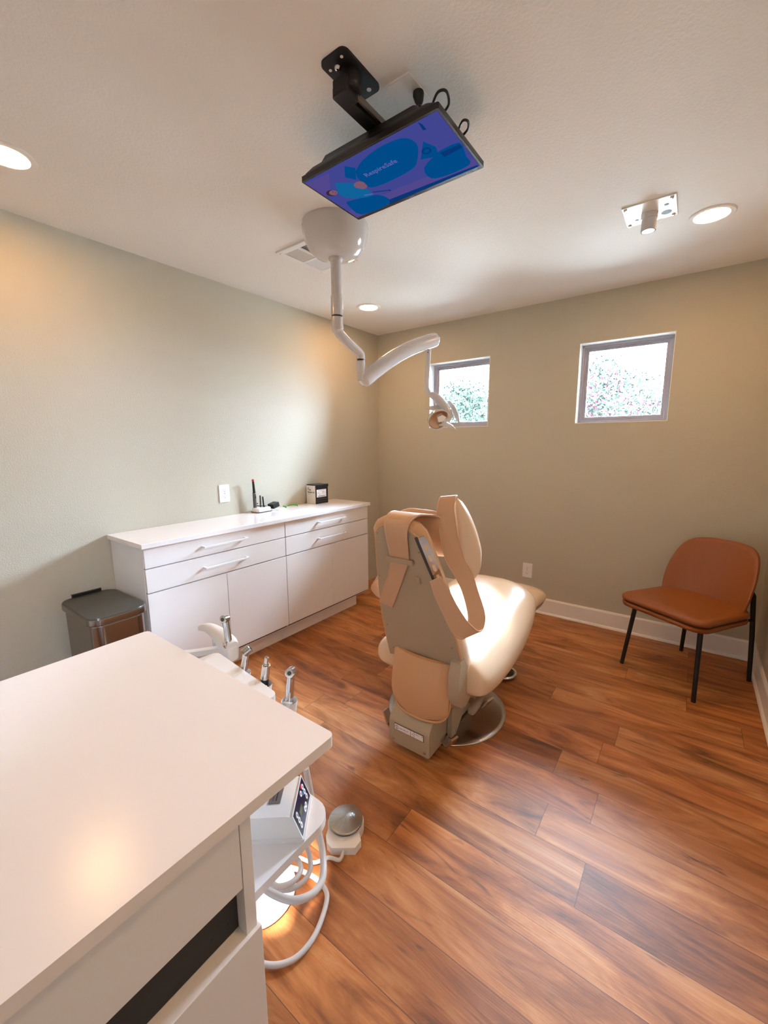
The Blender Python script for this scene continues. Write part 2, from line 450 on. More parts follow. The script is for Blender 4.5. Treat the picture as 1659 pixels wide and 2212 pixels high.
# television
TZ = 2.296; tx0, tx1, ty0, ty1 = 1.405, 1.945, -2.281, -1.971
t = thing('television', 'black flat television hung face down from the ceiling, showing a blue picture', 'television', (1.675, -2.126, TZ))
b = MB()
b.prism(rrect(tx0, ty0, tx1, ty1, .005, 3), (0, 0, TZ), (1, 0, 0), (0, 1, 0), (0, 0, .016))
b.build('bezel', 'bezel', t)
bk = MB()
def ringr(x0, y0, x1, y1, z, r): return [V((x, y, z)) for x, y in rrect(x0, y0, x1, y1, r, 4)]
bk.loft([ringr(tx0+.004, ty0+.004, tx1-.004, ty1-.004, TZ+.016, .006), ringr(tx0+.012, ty0+.006, tx1-.012, ty1-.012, TZ+.024, .01),
         ringr(tx0+.035, ty0+.012, tx1-.035, ty1-.05, TZ+.036, .012), ringr(tx0+.075, ty0+.016, tx1-.075, ty1-.07, TZ+.04, .012),
         ringr(tx0+.085, ty0+.022, tx1-.085, ty1-.08, TZ+.058, .014), ringr(tx0+.1, ty0+.03, tx1-.1, ty1-.09, TZ+.062, .014)])
bk.build('rear_shell', 'black', t)
# picture on the screen
def em(name, rgb): return emission(name, lin(rgb), .52)
sx0, sx1, sy0, sy1 = tx0+.007, tx1-.007, ty0+.007, ty1-.017
scr = [em('picture_violet', (74, 78, 160)), em('picture_blue', (0, 84, 152)), em('picture_deep', (10, 62, 130)), em('picture_skin', (140, 98, 120)),
       em('picture_hair', (74, 44, 60)), em('picture_purple', (92, 80, 156)), em('picture_pale', (104, 112, 190)), em('picture_teal', (20, 110, 170))]
p = MB()
# (u,v) on the screen: u 0..1 left to right, v 0..1 bottom to top
def su(u, v, k): return V((sx0+(sx1-sx0)*u, sy1-(sy1-sy0)*v, TZ-.0004-.0002*k))
def poly(pts, m, k): p.face([su(u, v, k) for u, v in catmull2(pts)], m)
def catmull2(pts):
    q = [V((a, b_, 0)) for a, b_ in pts]; q = q+[q[0]]; return [(c.x, c.y) for c in catmull(q, 3)][:-1]
def straight(pts, m, k): p.face([su(u, v, k) for u, v in pts], m)
def circ(u, v, r, m, k, asp=1.72): p.face([su(u+r*math.cos(a), v+asp*r*math.sin(a), k) for a in [2*PI*i/20 for i in range(20)]], m)
straight([(0, 0), (1, 0), (1, 1), (0, 1)], 0, 0)
straight([(0, 0), (1, 0), (1, .16), (.45, .22), (0, .2)], 5, 1)
straight([(.32, .09), (.99, .035), (.99, 0), (.3, 0)], 2, 2)
poly([(.347, .788), (.443, .884), (.591, .937), (.711, .923), (.765, .874), (.787, .776), (.772, .664), (.712, .511), (.66, .433), (.531, .399), (.372, .406), (.313, .457), (.31, .591), (.315, .685)], 1, 3)
straight([(.325, .936), (.369, .836), (.293, .659), (.255, .782)], 1, 4)
straight([(.827, .731), (.864, .581), (.839, .432), (.735, .504)], 1, 4)
circ(.803, .587, .03, 2, 5); circ(.803, .587, .018, 1, 6)
poly([(.859, .498), (.989, .485), (.97, .247), (.957, .098), (.804, .075), (.695, .143), (.713, .36)], 1, 3)
straight([(.86, .47), (.985, .46), (.985, .40), (.86, .38)], 2, 4)
straight([(.879, .995), (.891, .937), (.889, .852), (.871, .866)], 2, 3)
poly([(.161, .771), (.254, .642), (.289, .447), (.264, .295), (.141, .4), (.097, .558)], 7, 5)
poly([(.08, .387), (.305, .269), (.318, .022), (.059, .026), (.057, .316)], 1, 4)
straight([(0, .62), (.09, .72), (.2, .95), (0, .98)], 5, 1)
circ(.063, .65, .036, 4, 6); circ(.078, .64, .03, 3, 7); circ(.085, .66, .004, 4, 8); circ(.09, .62, .004, 4, 8)
circ(.279, .563, .04, 3, 6); circ(.285, .52, .032, 3, 7)
straight([(.3, .36), (.4, .27), (.4, .25), (.3, .34)], 2, 7); circ(.405, .255, .009, 2, 8)
straight([(.23, .37), (.29, .33), (.29, .31), (.23, .35)], 6, 7)
p.text('RespireSafe', .028, su(.366, .63, 8), (1, 0, 0), (0, -1, 0), 6, .0, 'LEFT', .0004)
p.build('screen', scr, t, recalc=False)
lg = MB()
lg.text('onn.', .012, (1.657, ty1-.0035, TZ-.0003), (1, 0, 0), (0, -1, 0), 0, .0003).build('brand_lettering', 'inkgrey', t, recalc=False)
MB().text('Roku TV', .0095, (1.885, ty1-.004, TZ-.0003), (1, 0, 0), (0, -1, 0), 0, .0003).build('corner_lettering', 'inkgrey', t, recalc=False)
for pts in ([(1.915, -2.262, 2.325), (1.942, -2.278, 2.335), (1.962, -2.268, 2.335), (1.953, -2.235, 2.328), (1.93, -2.225, 2.32)], [(1.93, -2.135, 2.322), (1.955, -2.152, 2.33), (1.966, -2.14, 2.33), (1.955, -2.118, 2.326), (1.93, -2.11, 2.32)]):
    MB().tube(smooth_path(pts), .0035, 8).build('cable_loop', 'black', t)

# mount
t = thing('television_mount', 'black swivel mount bolted to the ceiling, holding the television', 'mount', (1.7, -2.35, H))
mp = rrect(-.047, -.085, .047, .085, .02, 5)
pl = MB().prism(mp, (1.7, -2.353, H-.006), (1, 0, 0), (0, 1, 0), (0, 0, .006))
pl.build('wall_plate', 'blackmetal', t)
for xx, yy, rr in ((1.668, -2.405, .0045), (1.722, -2.418, .0045), (1.715, -2.29, .007)):
    MB().lathe([(.0005, -.0068), (rr, -.0068), (rr, -.006)], (xx, yy, H), 14).build('screw_hole', 'trim', t)
MB().lathe([(.0005, -.014), (.006, -.0135), (.009, -.009), (.01, -.006)], (1.69, -2.4, H), 16).build('bolt', 'chrome', t)
MB().cyl((1.705, -2.365, H-.006), (1.705, -2.365, H-.055), .03, .03, 24).box((1.672, -2.405, H-.075), (1.722, -2.345, H-.03), .006).build('pivot', 'blackmetal', t)
MB().box((1.668, -2.40, 2.366), (1.708, -2.10, 2.394), .003).build('arm', 'blackmetal', t)
MB().box((1.714, -2.36, 2.372), (1.722, -2.12, 2.39), .001).build('tension_strip', 'castmetal', t)
MB().cyl((1.69, -2.13, 2.38), (1.69, -2.13, 2.356), .018, .018, 20).box((1.625, -2.19, 2.356), (1.755, -2.07, 2.3585), .001).box((1.63, -2.185, 2.3585), (1.65, -2.075, 2.368), .002).box((1.73, -2.185, 2.3585), (1.75, -2.075, 2.368), .002).build('bracket', 'blackmetal', t)

t = thing('ceiling_outlet', 'painted square outlet cover on the ceiling between the mount and television', 'outlet', (1.8, -2.21, H))
MB().box((1.755, -2.268, H-.007), (1.843, -2.15, H), .003).build('cover_plate', 'trim', t)
t = thing('power_plug', 'black power plug and cord in the ceiling outlet above the television', 'plug', (1.825, -2.19, H-.007))
MB().tube([(1.828, -2.195, H-.007), (1.828, -2.195, H-.014), (1.829, -2.192, H-.03), (1.829, -2.19, H-.04)], [.016, .017, .013, .007], 16).build('plug_body', 'black', t)
MB().tube(smooth_path([(1.829, -2.19, H-.038), (1.83, -2.185, H-.06), (1.832, -2.17, H-.075), (1.83, -2.14, H-.083)]), .0045, 8).build('cord', 'black', t)

# dental operating light
px, py = 1.093, -1.772
t = thing('dental_light', 'pale grey ceiling-mounted dental operating light on a jointed arm', 'dental light', (px, py, H))
MB().lathe([(.158, 0), (.16, -.012), (.158, -.035), (.148, -.075), (.13, -.11), (.1, -.135), (.06, -.146), (.036, -.148)], (px, py, H), 56).build('canopy', 'greywhite', t)
P0 = V((px, py, 0))
# pole leans out with its joints; heights in metres
MB().lathe([(.034, 2.300), (.034, 2.287), (.030, 2.280), (.026, 2.278), (.026, 2.08)], (px, py, 0), 32).build('pole', 'greywhite', t)
MB().lathe([(.027, 2.125), (.030, 2.12), (.030, 2.03), (.026, 2.028)], (px, py, 0), 32).build('pole_sleeve', 'greywhite', t)
MB().lathe([(.0265, 2.03), (.0265, 2.018)], (px, py, 0), 32).build('joint_seal', 'black', t)
E1 = V((1.127, -1.632, 0))
a1 = smooth_path([(px, py, 2.02), (px, py, 1.98), (px+.003, py+.012, 1.948), (px+.012, py+.05, 1.918), (px+.024, py+.1, 1.888), (1.126, -1.637, 1.866), (1.127, -1.632, 1.852), (1.127, -1.632, 1.838)], 6)
MB().tube(a1, [.030 if i < 10 else .0245-.002*i/len(a1) for i in range(len(a1))], 24).build('elbow_arm', 'greywhite', t)
MB().cyl((1.127, -1.632, 1.838), (1.127, -1.632, 1.829), .019, .019, 24).build('joint_ring', 'black', t)
MB().tube([(1.127, -1.632, 1.829), (1.127, -1.632, 1.785), (1.128, -1.630, 1.73)], [.0225, .0225, .02], 24).build('drop_link', 'greywhite', t)
A = V((1.131, -1.606, 1.738)); B = V((1.298, -1.16, 1.998))
def arcpt(f): return A.lerp(B, f)+V((0, 0, 1))*(.030*math.sin(PI*f))
ap = [arcpt(i/24) for i in range(25)]
d0 = (ap[0]-ap[1]).normalized(); d1 = (ap[-1]-ap[-2]).normalized()
R = .04
cap0 = [ap[0]+d0*R*.75*math.sin(a) for a in (1.5, 1.1, .6, .25)]; rc0 = [R*math.cos(a) for a in (1.5, 1.1, .6, .25)]
cap1 = [ap[-1]+d1*R*.75*math.sin(a) for a in (.25, .6, 1.1, 1.5)]; rc1 = [R*math.cos(a) for a in (.25, .6, 1.1, 1.5)]
MB().tube(cap0+ap+cap1, rc0+[R]*25+rc1, 28).build('spring_arm', 'greywhite', t)
MB().tube([(1.258, -1.15, 2.0), (1.26, -1.16, 1.88), (1.263, -1.178, 1.745)], [.015, .015, .016], 20).build('drop_tube', 'greywhite', t)
for z in (1.945, 1.93, 1.79, 1.775):
    MB().cyl((1.268, -1.1655, z), (1.2695, -1.1815, z), .003, .003, 10).build('rivet', 'black', t)
yk = smooth_path([(1.263, -1.178, 1.75), (1.266, -1.178, 1.715), (1.282, -1.172, 1.69), (1.312, -1.156, 1.672), (1.345, -1.138, 1.635), (1.378, -1.125, 1.582), (1.398, -1.118, 1.545)], 6)
MB().tube(yk, [.0175 if i < 12 else (.015+.012*math.sin(PI*(i-12)/26)) for i in range(len(yk))], 20).build('yoke', 'greywhite', t)
hc = V((1.335, -1.165, 1.545)); aim = V((.62, -.45, -.55)).normalized(); zq = V((0, 0, 1)).rotation_difference(aim).to_matrix().to_4x4()
MB().lathe([(.012, -.036), (.045, -.028), (.064, -.006), (.068, .02), (.063, .02), (.057, -.002), (.04, -.02), (.01, -.026)], hc, 36, mtx=zq).build('reflector_shell', 'greywhite', t)
MB().lathe([(.0005, -.0245), (.04, -.0185), (.054, -.001), (.059, .016)], hc, 36, mtx=zq).build('reflector_mirror', 'chrome', t)
MB().prism([(-.02, -.016), (.018, -.022), (.03, .01), (.012, .03), (-.018, .016)], hc+aim*.02+V((.012, 0, .012)), (zq @ V((1, 0, 0))), (zq @ V((0, 1, 0))), aim*.004).build('bulb_shield', 'white', t)
MB().tube([(1.392, -1.12, 1.555), (1.385, -1.13, 1.535), (1.36, -1.15, 1.525)], [.016, .015, .012], 14).box((1.352, -1.155, 1.508), (1.386, -1.118, 1.545), .008).build('head_bracket', 'greywhite', t)
for pts, r, wv in (([(1.385, -1.12, 1.588), (1.335, -1.155, 1.607), (1.30, -1.18, 1.607), (1.272, -1.2, 1.612)], [.034, .032, .026, .014], (.3, .3, 1)),
                   ([(1.372, -1.105, 1.648), (1.40, -1.10, 1.61), (1.425, -1.095, 1.56), (1.441, -1.09, 1.522)], [.018, .03, .03, .01], (.8, -.1, .5)),
                   ([(1.345, -1.17, 1.505), (1.375, -1.15, 1.508), (1.405, -1.13, 1.497), (1.432, -1.112, 1.472)], [.012, .022, .022, .008], (.3, .2, 1))):
    MB().ribbon(pts, [wv]*4, r, .009).build('handle', 'greywhite', t)

# ------------------------------------------------------------------ outlets
def outlet(o, u, n, label):
    o, u, n = V(o), V(u), V(n); t = thing('wall_outlet', label, 'outlet', o, 'white wall outlets')
    Z = V((0, 0, 1))
    def bx(du0, du1, z0, z1, d0, d1, bev=0, mb=None, m=0):
        a = o+u*du0+Z*z0+n*d0; b_ = o+u*du1+Z*z1+n*d1
        lo = V((min(a.x, b_.x), min(a.y, b_.y), min(a.z, b_.z))); hi = V((max(a.x, b_.x), max(a.y, b_.y), max(a.z, b_.z)))
        return (mb or MB()).box(lo, hi, bev, m)
    bx(-.039, .039, -.061, .061, 0, .006, .0022).build('cover_plate', 'white', t)
    for s in (.022, -.022):
        f = MB().prism(rrect(-.017, -.0145, .017, .0145, .011, 5), o+Z*s+n*.006, u, Z, n*.0012).build('receptacle', 'white', t)
        h = MB(); bx(-.0075, -.0055, s-.001, s+.0075, .007, .0076, 0, h); bx(.0055, .0075, s, s+.0065, .007, .0076, 0, h); bx(-.0024, .0024, s-.0095, s-.005, .007, .0076, 0, h)
        h.build('slots', 'darkslot', f)
    MB().tube([o+n*.006, o+n*.0072], .0028, 12).build('screw', 'chrome', t)
outlet((0, -1.771, 1.063), (0, 1, 0), (1, 0, 0), 'white duplex outlet on the left wall above the white cabinets')
outlet((1.559, 0, .344), (1, 0, 0), (0, -1, 0), 'white duplex outlet low on the back wall behind the dental chair')

# ------------------------------------------------------------------ base cabinets
CF = .40
def cabinet(y0, y1, label, end):
    t = thing('base_cabinet', label, 'cabinet', (.2, (y0+y1)/2, 0), 'white base cabinets')
    c = MB().box((.004, y0, .115), (CF-.02, y1, .88), .001)
    c.build('carcass', 'laminate', t)
    ya = y0+(.06 if end == 'l' else .0); yb = y1-(.06 if end == 'r' else 0)
    MB().box((.05, y0 if end != 'l' else y0, 0), (.315, y1-(.07 if end == 'r' else 0), .115)).build('toe_kick', 'laminate', t)
    g = .0022
    ym = (y0+y1)/2
    for z0, z1 in ((.772, .878), (.641, .767)):
        d = MB().box((CF-.02, y0+g, z0), (CF, y1-g, z1), .0012).build('drawer', 'laminate', t)
        zc = z1-.052 if z0 > .7 else z1-.064; hb = MB()
        hb.box((CF+.022, ym-.145, zc-.005), (CF+.032, ym+.145, zc+.005), .001)
        hb.box((CF, ym-.145, zc-.005), (CF+.024, ym-.133, zc+.005)); hb.box((CF, ym+.133, zc-.005), (CF+.024, ym+.145, zc+.005))
        hb.build('handle', 'white', d)
    for a, b_ in ((y0, ym), (ym, y1)):
        MB().box((CF-.02, a+g*.6, .137), (CF, b_-g*.6, .635), .0012).build('door', 'laminate', t)
    MB().box((CF-.024, y0+.004, .12), (CF-.0195, y1-.004, .878)).build('shadow_gap', 'gap', t)
cabinet(-2.497, -1.586, 'white two-drawer base cabinet beside the steel bin', 'l')
cabinet(-1.584, -.685, 'white two-drawer base cabinet nearest the back corner', 'r')
tag(MB().box((.002, -2.512, .88), (CF+.02, -.672, .906), .003).build('worktop', 'quartz'), 'glossy white worktop along the left wall over both base cabinets', 'worktop')

# waste bin
t = thing('waste_bin', 'brushed steel step bin standing between the wall and white cabinets', 'bin', (.32, -2.665, 0))
bx0, bx1, by0, by1 = .115, .525, -2.795, -2.545
rr = lambda k, z: [V((x, y, z)) for x, y in rrect(bx0+k, by0+k, bx1-k, by1-k, .055-k*.5, 6)]
MB().loft([rr(.022, .015), rr(.012, .02), rr(.010, .585), rr(.012, .59)]).build('body', 'bin_steel', t)
MB().loft([rr(.006, .592), rr(0, .596), rr(0, .625), rr(.003, .632), rr(.01, .634), rr(.014, .6325)]).build('lid', ['bin_lid'], t)
MB().loft([rr(.0005, .597), rr(-.001, .599), rr(-.001, .623), rr(.0005, .626)], cap=False).build('lid_rim', 'bin_steel', t)
MB().box((bx0+.0, -2.735, .60), (bx0-.012, -2.605, .645), .002).build('hinge_cover', 'black', t)
MB().loft([rr(.014, 0), rr(.014, .018)]).build('base_ring', 'black', t)
MB().box((bx1-.01, -2.71, .02), (bx1+.04, -2.63, .032), .004).build('pedal', 'castmetal', t)

# ------------------------------------------------------------------ things on the worktop
WT = .906
t = thing('charging_base', 'white and grey charging base with upright posts on the worktop', 'charger', (.06, -1.5, WT))
def bx_poly(x0, y0, x1, y1, r): return rrect(x0, y0, x1, y1, r, 4)
MB().prism(bx_poly(.012, -1.585, .108, -1.44, .03), (0, 0, WT), (1, 0, 0), (0, 1, 0), (0, 0, .006)).build('foot_plate', 'graphite', t)
MB().loft([[V((x, y, z)) for x, y in rrect(.02+k, -1.575+k, .1-k, -1.45-k, .015, 4)] for k, z in ((0, WT+.006), (.002, WT+.03), (.006, WT+.034))]).build('housing', 'white', t)
MB().tube([(.052, -1.513, WT+.03), (.052, -1.513, WT+.12)], [.006, .006], 14).build('post', 'graphite', t)
MB().tube([(.07, -1.497, WT+.01), (.07, -1.497, WT+.036), (.068, -1.499, WT+.045), (.067, -1.501, WT+.1), (.0665, -1.5015, WT+.112)], [.009, .009, .006, .0055, .005], 14).build('antenna_post', 'black', t)
t = thing('curing_light', 'slim black curing light with a red tip, upright in its charger', 'curing light', (.045, -1.56, WT+.035))
MB().tube(smooth_path([(.045, -1.556, WT+.03), (.045, -1.557, WT+.08), (.046, -1.558, WT+.135), (.046, -1.558, WT+.14)]), [.0125]*13+[.0125, .0125, .0125, .0115, .011, .01], 18).build('handle', 'graphite', t)
MB().tube(smooth_path([(.046, -1.558, WT+.138), (.046, -1.56, WT+.175), (.047, -1.563, WT+.22), (.052, -1.568, WT+.236)]), [.0105-.0045*i/18 for i in range(19)], 14).build('neck', 'black', t)
MB().lathe([(.0005, -.006), (.007, -.006), (.0085, .004), (.0005, .006)], (.056, -1.571, WT+.236), 16, mtx=V((0, 0, 1)).rotation_difference(V((.7, -.6, .1)).normalized()).to_matrix().to_4x4()).build('tip', 'red', t)
MB().box((.0545, -1.559, WT+.105), (.0595, -1.552, WT+.118), .001).build('switch', 'black', t)
t = thing('power_adapter', 'small black power adapter block beside the charging base', 'adapter', (.06, -1.42, WT))
MB().box((-.03, -.032, -.018), (.03, .032, .018), .003, mtx=M.Translation((.064, -1.404, WT+.036)) @ M.Rotation(.22, 4, 'X') @ M.Rotation(.1, 4, 'Z')).build('block', 'black', t)
MB().tube(smooth_path([(.062, -1.452, WT+.03), (.064, -1.48, WT+.04), (.05, -1.535, WT+.045), (.04, -1.545, WT+.06), (.045, -1.53, WT+.062)]), .003, 8).build('cord', 'black', t)

t = thing('safety_glasses', 'clear safety glasses with green temples lying on the white worktop', 'glasses', (.15, -1.32, WT))
g0 = V((.17, -1.315, WT)); GM = M.Translation(g0) @ M.Scale(.78, 4) @ M.Translation(-g0)
ln = MB(); rings = []
for i in range(17):
    a = math.radians(-62+124*i/16); r = .078
    c = g0+V((r*math.cos(a)-.035, r*math.sin(a), 0))
    rings.append([c+V((0, 0, .003)), c+V((.004*math.cos(a), .004*math.sin(a), .026)), c+V((0, 0, .04)), c+V((-.002, 0, .04)), c+V((.002*math.cos(a), .002*math.sin(a), .026)), c+V((-.002, 0, .003))])
ln.loft(rings).xf(GM).build('lens', 'lens', t)
for s in (-1, 1):
    MB().ribbon([g0+V((.0, s*.07, .032)), g0+V((-.03, s*.072, .036)), g0+V((-.07, s*.05, .038)), g0+V((-.10, s*.03, .024))], [(0, 0, 1)]*4, [.02, .012, .009, .012], .004).xf(GM).build('temple', 'green', t)

t = thing('carton', 'small white and black printed carton on the worktop by the corner', 'box', (.07, -.945, WT))
x0, x1, y0, y1, z1 = .012, .118, -1.018, -.872, WT+.152
MB().box((x0, y0, WT), (x1, y1, z1), .0015).build('body', 'carton', t)
MB().box((x1-.001, y0+.0005, WT+.0005), (x1+.0015, y1-.0005, z1-.0005)).build('front_panel', 'black', t)
MB().box((x0+.001, y0+.004, z1), (x1+.003, y1+.002, z1+.008), .002).box((x1-.002, y0+.02, z1-.016), (x1+.006, y1+.003, z1+.009), .003).build('lid_flap', 'black', t)
lb = MB(); f = V((x1+.002, 0, 0)); ly0, ly1 = y0+.014, y1-.022
lb.box((x1+.0015, ly0, WT+.055), (x1+.0022, ly1, WT+.118))
for k, (a, b_, z, h, m) in enumerate(((.12, .6, .108, .0022, 2), (.65, .8, .109, .0028, 2), (.1, .17, .088, .006, 2), (.22, .33, .092, .0018, 2), (.22, .3, .084, .0018, 2), (.22, .4, .077, .0018, 2), (.22, .36, .07, .0018, 2), (.62, .68, .094, .006, 1), (.7, .88, .096, .0018, 2), (.5, .9, .085, .0015, 2))):
    lb.box((x1+.0022, ly0+(ly1-ly0)*a, WT+z-.0), (x1+.0025, ly0+(ly1-ly0)*b_, WT+z+h), 0, m)
rb = random.Random(2)
yy = ly0+.013
while yy < ly1-.012:
    wd = rb.uniform(.0008, .0026); lb.box((x1+.0022, yy, WT+.06), (x1+.0025, yy+wd, WT+.066), 0, 1); yy += wd+rb.uniform(.0006, .0016)
lb.build('label', ['paper', 'ink', 'inkgrey'], t)
MB().box((x1+.0015, y0+.015, WT+.018), (x1+.002, y1-.02, WT+.0195)).box((x1+.0015, y0+.014, WT+.026), (x1+.0022, y0+.022, WT+.03)).box((x1+.0015, y0+.02, WT+.038), (x1+.002, y1-.015, WT+.0395)).build('printed_strip', 'plategrey', t)
tx = MB()
tx.text('Tray', .02, (x0+.018, y0-.0003, WT+.112), (1, 0, 0), (0, 0, 1), 0, .0004, 'LEFT', .0006)
tx.text('Element (2)', .0165, (x0+.018, y0-.0003, WT+.092), (1, 0, 0), (0, 0, 1), 0, .0004, 'LEFT', .0006)
tx.box((x0+.018, y0-.0006, WT+.13), (x0+.032, y0, WT+.134)); tx.box((x0+.018, y0-.0006, WT+.082), (x0+.05, y0, WT+.0835))
tx.build('side_lettering', 'ink', t, recalc=False)

# ------------------------------------------------------------------ guest chair
gO = V((2.668, -.42, 0)); ge = V((.845, -.535, 0)).normalized(); gf = V((-.535, -.845, 0)).normalized()
def G(x, y, z): return gO+ge*x+gf*y+V((0, 0, z))
t = thing('guest_chair', 'cognac leather side chair with black metal legs in the right corner', 'chair', gO)
def seat_ring(k, z, ex=0):
    pts = []
    hw, yf, yb = .262-k, .318-k, -.13
    for x, y in rrect(-hw, yb, hw, yf, .06, 6, (1, 1, 1, 1)):
        f = 1-.10*max(0, (.0-y))/.15 if y < 0 else 1
        pts.append(G(x*f*(1-.06*(y > .2)*(y-.2)/.1), y, z+.012*(y-.1)))
    return pts
MB().loft([seat_ring(.012, .436), seat_ring(.002, .441), seat_ring(0, .452), seat_ring(.003, .464), seat_ring(.016, .472), seat_ring(.05, .476), seat_ring(.12, .477)]).build('seat_cushion', 'leather', t, sharp=60)
MB().loft([seat_ring(.03, .398), seat_ring(.008, .404), seat_ring(.004, .415), seat_ring(.004, .424), seat_ring(.014, .43)]).build('seat_base', 'leather', t, sharp=60)
MB().loft([seat_ring(.012, .429), seat_ring(.012, .438)]).build('seat_seam', 'leatherdark', t)
# curved shell back
def back_outline(n=8):
    pts = [(-.215, .405), (-.1, .40), (0, .40), (.1, .40), (.215, .405)]
    right = [(.232, .47), (.240, .55), (.238, .63), (.226, .70), (.205, .755), (.17, .79), (.12, .806), (.06, .812)]
    return smooth_path([(x, 0, z) for x, z in pts+right+[(0, .813)]+[(-x, z) for x, z in right[::-1]]+[pts[0]]], 3)[:-1]
def back_y(x, z):
    s_ = (z-.4)/.41; c = min(1, abs(x)/.24)
    return -.112-.115*s_+.10*(1-.35*s_)*c**2.3
ol_ = back_outline(); rings = []
def bring(k, off, kz=None):
    out = []
    for p in ol_:
        x, z = p.x*k, .6+(p.z-.6)*(k if kz is None else kz)
        out.append(G(x, back_y(x, z)-off, z))
    return out
MB().loft([bring(.05, 0), bring(.3, 0), bring(.55, 0), bring(.75, 0), bring(.9, .0), bring(.965, .002), bring(.992, .009), bring(1, .018), bring(.992, .027), bring(.96, .034), bring(.85, .037), bring(.6, .038), bring(.3, .038), bring(.05, .038)]).build('backrest', 'leather', t, sharp=80)
for (x0, y0), (x1, y1), zt in (((-.222, .258), (-.192, .222), .40), ((.216, .258), (.188, .222), .40)):
    lg = MB().tube([G(x0, y0, .004), G(x1, y1, zt)], [.011, .013], 16)
    l_ = lg.build('leg', 'blackmetal', t); MB().tube([G(x0, y0, 0), G(x0*.999, y0*.999, .012)], [.0115, .011], 14).build('foot_cap', 'black', l_)
for x0, x1 in ((-.19, -.175), (.203, .192)):
    lg = MB().tube([G(x0, -.255, .004), G(x0*.93, -.25, .28), G(x0*.84, -.245, .52), G(x0*.80, -.222, .56)], [.011, .0125, .0125, .011], 16)
    l_ = lg.build('leg', 'blackmetal', t); MB().tube([G(x0, -.255, 0), G(x0, -.255, .012)], [.0115, .011], 14).build('foot_cap', 'black', l_)
    MB().tube([G(x0*.9, -.248, .375), G(x0*.9, -.1, .39)], .0075, 12).build('stretcher', 'blackmetal', t)
MB().tube([G(-.19, .22, .39), G(.19, .22, .39)], .008, 10).tube([G(-.175, -.1, .39), G(.187, -.1, .39)], .008, 10).tube([G(-.17, .22, .39), G(-.17, -.1, .39)], .008, 10).tube([G(.18, .22, .39), G(.18, -.1, .39)], .008, 10).build('under_frame', 'blackmetal', t)

# ------------------------------------------------------------------ dental chair
CX = 1.69
t = thing('dental_chair', 'cream vinyl dental chair facing the back wall, seen from behind', 'dental chair', (1.65, -1.57, 0))
MB().lathe([(.05, .028), (.1, .026), (.2, .02), (.285, .014), (.305, .009), (.31, .004), (.31, 0), (.05, 0)], (1.64, -1.57, 0), 72).build('base_disc', 'steel', t)
prof = [(-2.005, .04), (-2.01, .06), (-2.01, .145), (-2.004, .165), (-1.985, .19), (-1.955, .21), (-1.9, .222), (-1.80, .228), (-1.80, .10), (-1.845, .075), (-1.86, .05), (-1.86, .04)]
hs = MB(); rings = []
for x, k in ((1.576, .008), (1.58, .0), (1.782, 0), (1.787, .008)):
    cy_, cz_ = -1.9, .13
    rings.append([V((x, cy_+(y-cy_)*(1-k*4), cz_+(z-cz_)*(1-k*5))) for y, z in prof])
hs.loft(rings).build('pump_housing', 'enamel', t, sharp=30)
for xx in (1.602, 1.768):
    MB().tube([(xx, -2.009, .066), (xx, -2.0125, .066), (xx, -2.014, .066)], [.007, .007, .004], 14).build('screw', 'chrome', t)
lb = MB(); lx0, lx1, lz0, lz1 = 1.608, 1.762, .115, .146
lb.box((lx0, -2.0115, lz0), (lx1, -2.0098, lz1), 0, 1); lb.box((lx0+.002, -2.0122, lz0+.002), (lx0+.086, -2.011, lz1-.002), 0, 0); lb.box((lx0+.088, -2.0122, lz0+.002), (lx0+.104, -2.011, lz1-.002)); lb.box((lx0+.106, -2.0122, lz0+.002), (lx1-.002, -2.011, lz1-.002))
for a in range(24):
    a0 = a*2*PI/24; a1 = (a+1)*2*PI/24; c0 = V((lx0+.014, -2.0126, (lz0+lz1)/2))
    lb.face([c0+V((.009*math.cos(a0), 0, .009*math.sin(a0))), c0+V((.009*math.cos(a1), 0, .009*math.sin(a1))), c0+V((.0075*math.cos(a1), 0, .0075*math.sin(a1))), c0+V((.0075*math.cos(a0), 0, .0075*math.sin(a0)))], 1)
lb.box((lx0+.0135, -2.0127, lz0+.006), (lx0+.0155, -2.0124, lz1-.006), 0, 1)
for a, b_ in ((.028, .044), (.048, .06), (.066, .074)): lb.box((lx0+a, -2.0126, lz0+.0135), (lx0+b_, -2.0122, lz0+.0165), 0, 2)
lb.box((lx0+.095, -2.0126, lz0+.012), (lx0+.098, -2.0122, lz0+.018), 0, 2); lb.box((lx0+.11, -2.0126, lz0+.02), (lx0+.13, -2.0122, lz0+.0215), 0, 2); lb.box((lx1-.007, -2.0126, lz1-.009), (lx1-.004, -2.0122, lz1-.005), 0, 1)
lb.build('rating_label', ['paper', 'ink', 'inkgrey'], t)
# lift column, swivel ring and arm
MB().box((1.60, -1.82, .03), (1.775, -1.5, .2), .02).build('base_casting', 'enamel', t)
MB().prism([(-1.845, .055), (-1.80, .05), (-1.66, .18), (-1.60, .22), (-1.62, .245), (-1.70, .225), (-1.845, .2)], (1.79, 0, 0), (0, 1, 0), (0, 0, 1), (.022, 0, 0)).build('side_plate', 'enamel', t)
MB().tube([(1.811, -1.81, .075), (1.8145, -1.81, .075)], [.006, .005], 12).build('screw', 'chrome', t)
MB().lathe([(.05, .2), (.15, .2), (.158, .21), (.158, .235), (.15, .242), (.146, .248), (.15, .254), (.15, .278), (.14, .288), (.05, .288)], (1.69, -1.745, 0), 48).build('swivel_ring', 'enamel', t)
MB().prism([(-1.78, .22), (-1.70, .2), (-1.28, .36), (-1.16, .43), (-1.2, .47), (-1.45, .42), (-1.78, .3)], (1.60, 0, 0), (0, 1, 0), (0, 0, 1), (.19, 0, 0)).build('lift_arm', 'enamel', t)
